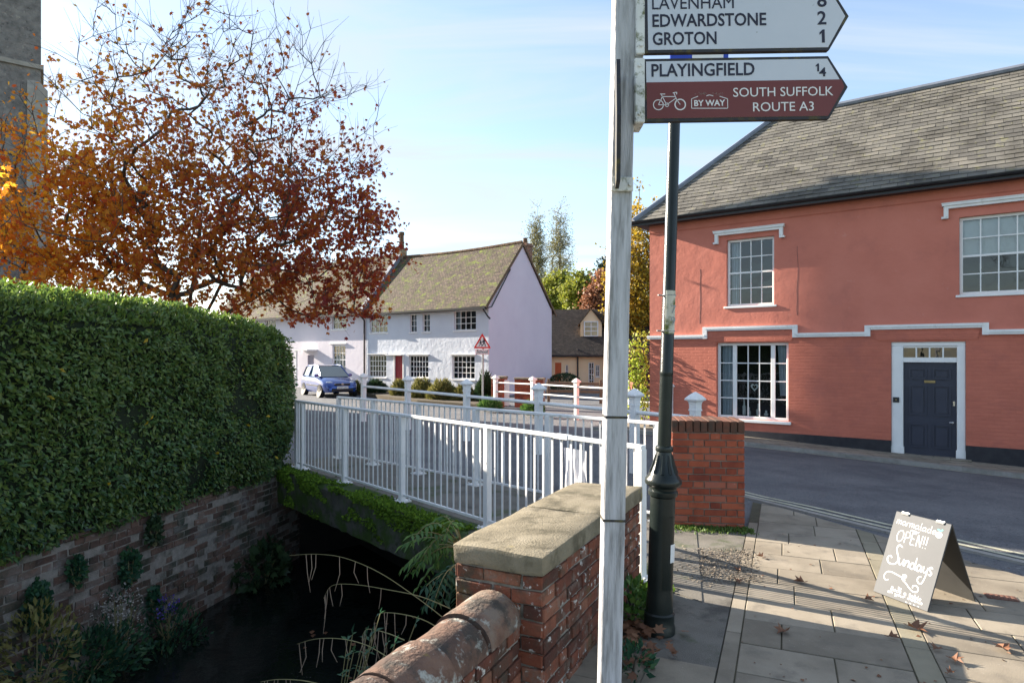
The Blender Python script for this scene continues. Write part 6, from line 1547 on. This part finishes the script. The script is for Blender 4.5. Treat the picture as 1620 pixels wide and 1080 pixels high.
for k in range(10):
    t = dp(rnd.uniform(665,722), rnd.uniform(925,985), rnd.uniform(4.1,4.6)); arcs.append((t-rp, rnd.uniform(.05,.2)))
pinnate('ash_sapling', 'darker low sapling below the bridge end, behind the round coping', rp, arcs, fern_leaf, .08)
rp = Vector((-1.05, 3.3, -1.3)); arcs = []
for k in range(14):
    t = dp(rnd.uniform(535,680), rnd.uniform(985,1078), rnd.uniform(2.9,3.7)); arcs.append((t-rp, rnd.uniform(.1,.25)))
pinnate('fern', 'dark green ferny plant on the bank below the round-topped wall', rp, arcs, fern_leaf, .05, pairs=10)
# arching grass stems with hanging seed heads
seed_m = mat('dry_seed', [(.3,.24,.18), (.4,.32,.24)], 9, rough=.9)
def sedge(lab, px_pts, Y0, Y1):
    pts = [dp(x, y, Y0+(Y1-Y0)*i/(len(px_pts)-1)) for i, (x, y) in enumerate(px_pts)]
    base_ = pts[0].copy(); r = thing('sedge_stem', lab, 'grass stem', base_, 0, 'arching sedge stems over the stream')
    P = [p-base_ for p in pts]; Q = []
    for i in range(len(P)-1):
        p0, p1, p2, p3 = P[max(i-1,0)], P[i], P[i+1], P[min(i+2,len(P)-1)]
        for k in range(6): t = k/6; Q.append(.5*((2*p1)+(p2-p0)*t+(2*p0-5*p1+4*p2-p3)*t*t+(3*p1-p0-3*p2+p3)*t**3))
    Q.append(P[-1]); n = len(Q); mb = MB(); mb.tube(Q, [.003-.0021*i/n for i in range(n)], 5); mb.build('stalk', stem_m, r, uv=False)
    mb = MB()
    for i in sorted(rnd.sample(range(int(n*.4), n), 6)):
        l_ = rnd.uniform(.1,.26); MB().tube([Q[i], Q[i]+Vector((rnd.uniform(-.01,.01),0,-l_*.5)), Q[i]+Vector((rnd.uniform(-.03,.03),0,-l_))], [.0018,.0022,.0012], 4).build('seed_head', seed_m, r, uv=False)
sedge('longest sedge stem arching highest over the dark water', [(712,985),(660,945),(600,905),(545,882),(500,876),(458,878)], 3.6, 4.3)
sedge('second sedge stem, curving flat below the longest one', [(712,962),(665,943),(612,932),(560,924),(525,926),(512,946)], 3.7, 4.2)
sedge('short sedge stem with a hooked tip above the ferny plant', [(705,1000),(670,980),(630,970),(600,970),(592,985)], 3.3, 3.6)
sedge('low sedge stem sweeping left near the bottom of the photo', [(615,1040),(580,1020),(540,1010),(500,1010),(470,1018)], 3.1, 3.6)
sedge('short curled sedge stem beside the round coping', [(640,1012),(610,1000),(580,995),(572,1012)], 3.2, 3.4)
sedge('sedge stem just showing at the bottom edge', [(520,1085),(480,1076),(440,1074),(412,1078)], 3.0, 3.3)

# weeds and dead leaves where the lamp post meets the wall
wp = gp(1003, 985); 
bush('wall_weeds', 'green weeds at the foot of the parapet wall beside the lamp post', 'plant', (wp.x+.02, wp.y+.15, 0), [((0,0,.1),(.1,.3,.12))], 260, .06, fresh_leaf, .6, stems=10)
bush('wall_weeds', 'small weeds at the foot of the white signpost', 'plant', (gp(1000,1060).x, gp(1000,1060).y, 0), [((0,0,.06),(.12,.15,.08))], 160, .05, fern_leaf, .5, stems=8)
n = 130; P = np.stack([gp(1020,1010).x + rng.normal(size=n)*.1 - .06, gp(1020,1010).y + rng.normal(size=n)*.18, .01+.05*rng.random(n)], 1)
tag(leaves('leaf_litter', P, rdir(n)*np.array([1,1,.3]), rdir(n)*.5+np.array([0,0,1]), .07*(.6+.6*rng.random(n)), 1, dead_leaf, None, 'maple'), 'drift of dead brown leaves between the parapet wall and lamp post', 'leaf litter', None, 'stuff')
# gravel and grit in front of the pier, moss and grass at its foot
n = 2600; t = rng.random((n,2)); A_ = gp(1075,868); B_ = gp(1185,868); C_ = gp(1075,920); 
P = np.array([(A_.x,A_.y,0)])*1.0 + t[:,0:1]*np.array([(B_.x-A_.x,B_.y-A_.y,0)]) + t[:,1:2]*np.array([(C_.x-A_.x,C_.y-A_.y,0)])
P[:,2] = .002; tag(leaves('gravel', P + rng.normal(size=P.shape)*np.array([.03,.05,0]), rdir(n)*np.array([1,1,.25]), rdir(n)*.3+np.array([0,0,1]), .02*(.4+.9*rng.random(n)), .9, gravel_m, None, 'fold'), 'loose brown gravel and grit on the path before the brick pier', 'gravel', None, 'stuff')
n = 1500; s = rng.random(n); P = np.stack([PC.x + pu.x*s*.78 + rng.normal(size=n)*.02, PC.y + pu.y*s*.78 - np.abs(rng.normal(size=n))*.09, np.zeros(n)], 1)
tag(leaves('moss_tufts', P, rdir(n)*.8+np.array([0,0,.9]), rdir(n), .035*(.4+rng.random(n)), .5, grass_m), 'green mossy tufts along the foot of the brick pier', 'moss', None, 'stuff')

n = 46; P = np.stack([-2.6+1.5*rng.random(n), 3.5+5*rng.random(n), np.full(n,-1.592)], 1)
tag(leaves('floating_leaves', P, rdir(n)*np.array([1,1,.1]), rdir(n)*.15+np.array([0,0,1]), .06*(.5+rng.random(n)), .8, dead_leaf, None, 'fold'), 'scatter of small brown leaves floating on the dark stream', 'leaf litter', None, 'stuff')
# fallen leaves, each one on its own
def curled(lab, px, py, size, seed):
    p = gp(px, py, .0); rg = random.Random(seed); S = LEAF['maple'][0]; vs = []
    mb = MB(); n = 12; c = Vector((0, .5, .0))
    for q in S: x, y, z = q*size; vs.append((x*.68, (y-.5*size)*.68, .008+abs(x)*rg.uniform(.2,.7)+rg.uniform(0,.01)))
    mb.add(vs+[(0,0,.012)], [(i,(i+1)%n,n) for i in range(n)]); mb.tube([(0,-.34*size,.01),(rg.uniform(-.02,.02),-.56*size,.015)], .0025, 4)
    o = mb.build('fallen_leaf', dead_leaf, None, (p.x,p.y,.003), (0,0,rg.uniform(0,6.28)), uv=False); tag(o, lab, 'leaf', 'fallen leaves on the pavement')
for i, (lab, px, py, s) in enumerate([
    ('curled brown leaf on the sunny slabs nearest the brick pier', 1201, 882, .1), ('ragged brown leaf alone in the middle of the sunny slabs', 1264, 922, .12), ('brown leaf on the bright strip of light near the lamp post', 1237, 1002, .13),
    ('large curled brown leaf just in front of the chalkboard', 1452, 998, .17), ('folded tan leaf at the right edge of the photo', 1586, 1028, .15), ('brown leaf on the tarmac beside the slabs, right of the lamp post', 1168, 921, .1),
    ('reddish leaf on the gravel edge below the brick pier', 1168, 903, .09), ('dark red leaf in the striped shade at the lower right', 1513, 1048, .11), ('pale brown leaf in the striped shade right of the dark channel', 1481, 1029, .09),
    ('flat dark leaf in the striped shade left of the dark channel', 1415, 1011, .1), ('small brown leaf on the slabs left of the chalkboard foot', 1375, 951, .09), ('tiny brown leaf on the shaded slabs at the bottom', 1505, 1067, .07)]): curled(lab, px, py, s, i+40)
n = 170; P = np.array([tuple(ab(rnd.uniform(3.4, 7.2), rnd.uniform(-.25, 2.4)))+(.004,) for _ in range(n)])
tag(leaves('leaf_fragments', P, rdir(n)*np.array([1,1,.25]), rdir(n)*.4+np.array([0,0,1]), .022*(.4+1.2*rng.random(n)), .8, dead_leaf, None, 'fold'), 'tiny brown leaf scraps scattered over the paving slabs', 'leaf litter', None, 'stuff')
# small rusty drain cover right of the A-board
dpt = gp(1584, 945); dc = thing('drain_cover', 'small rusty iron drain cover in the slabs right of the chalkboard', 'drain cover', (dpt.x, dpt.y, .001), math.radians(-23))
MB().cbox(-.1,.1,-.055,.055,0,.006,.002).build('frame', rust_m, dc)
mb = MB()
for k in range(6): mb.box(-.09+k*.032,-.075+k*.032,-.045,.045,.006,.009)
mb.build('grating', rust_m, dc)
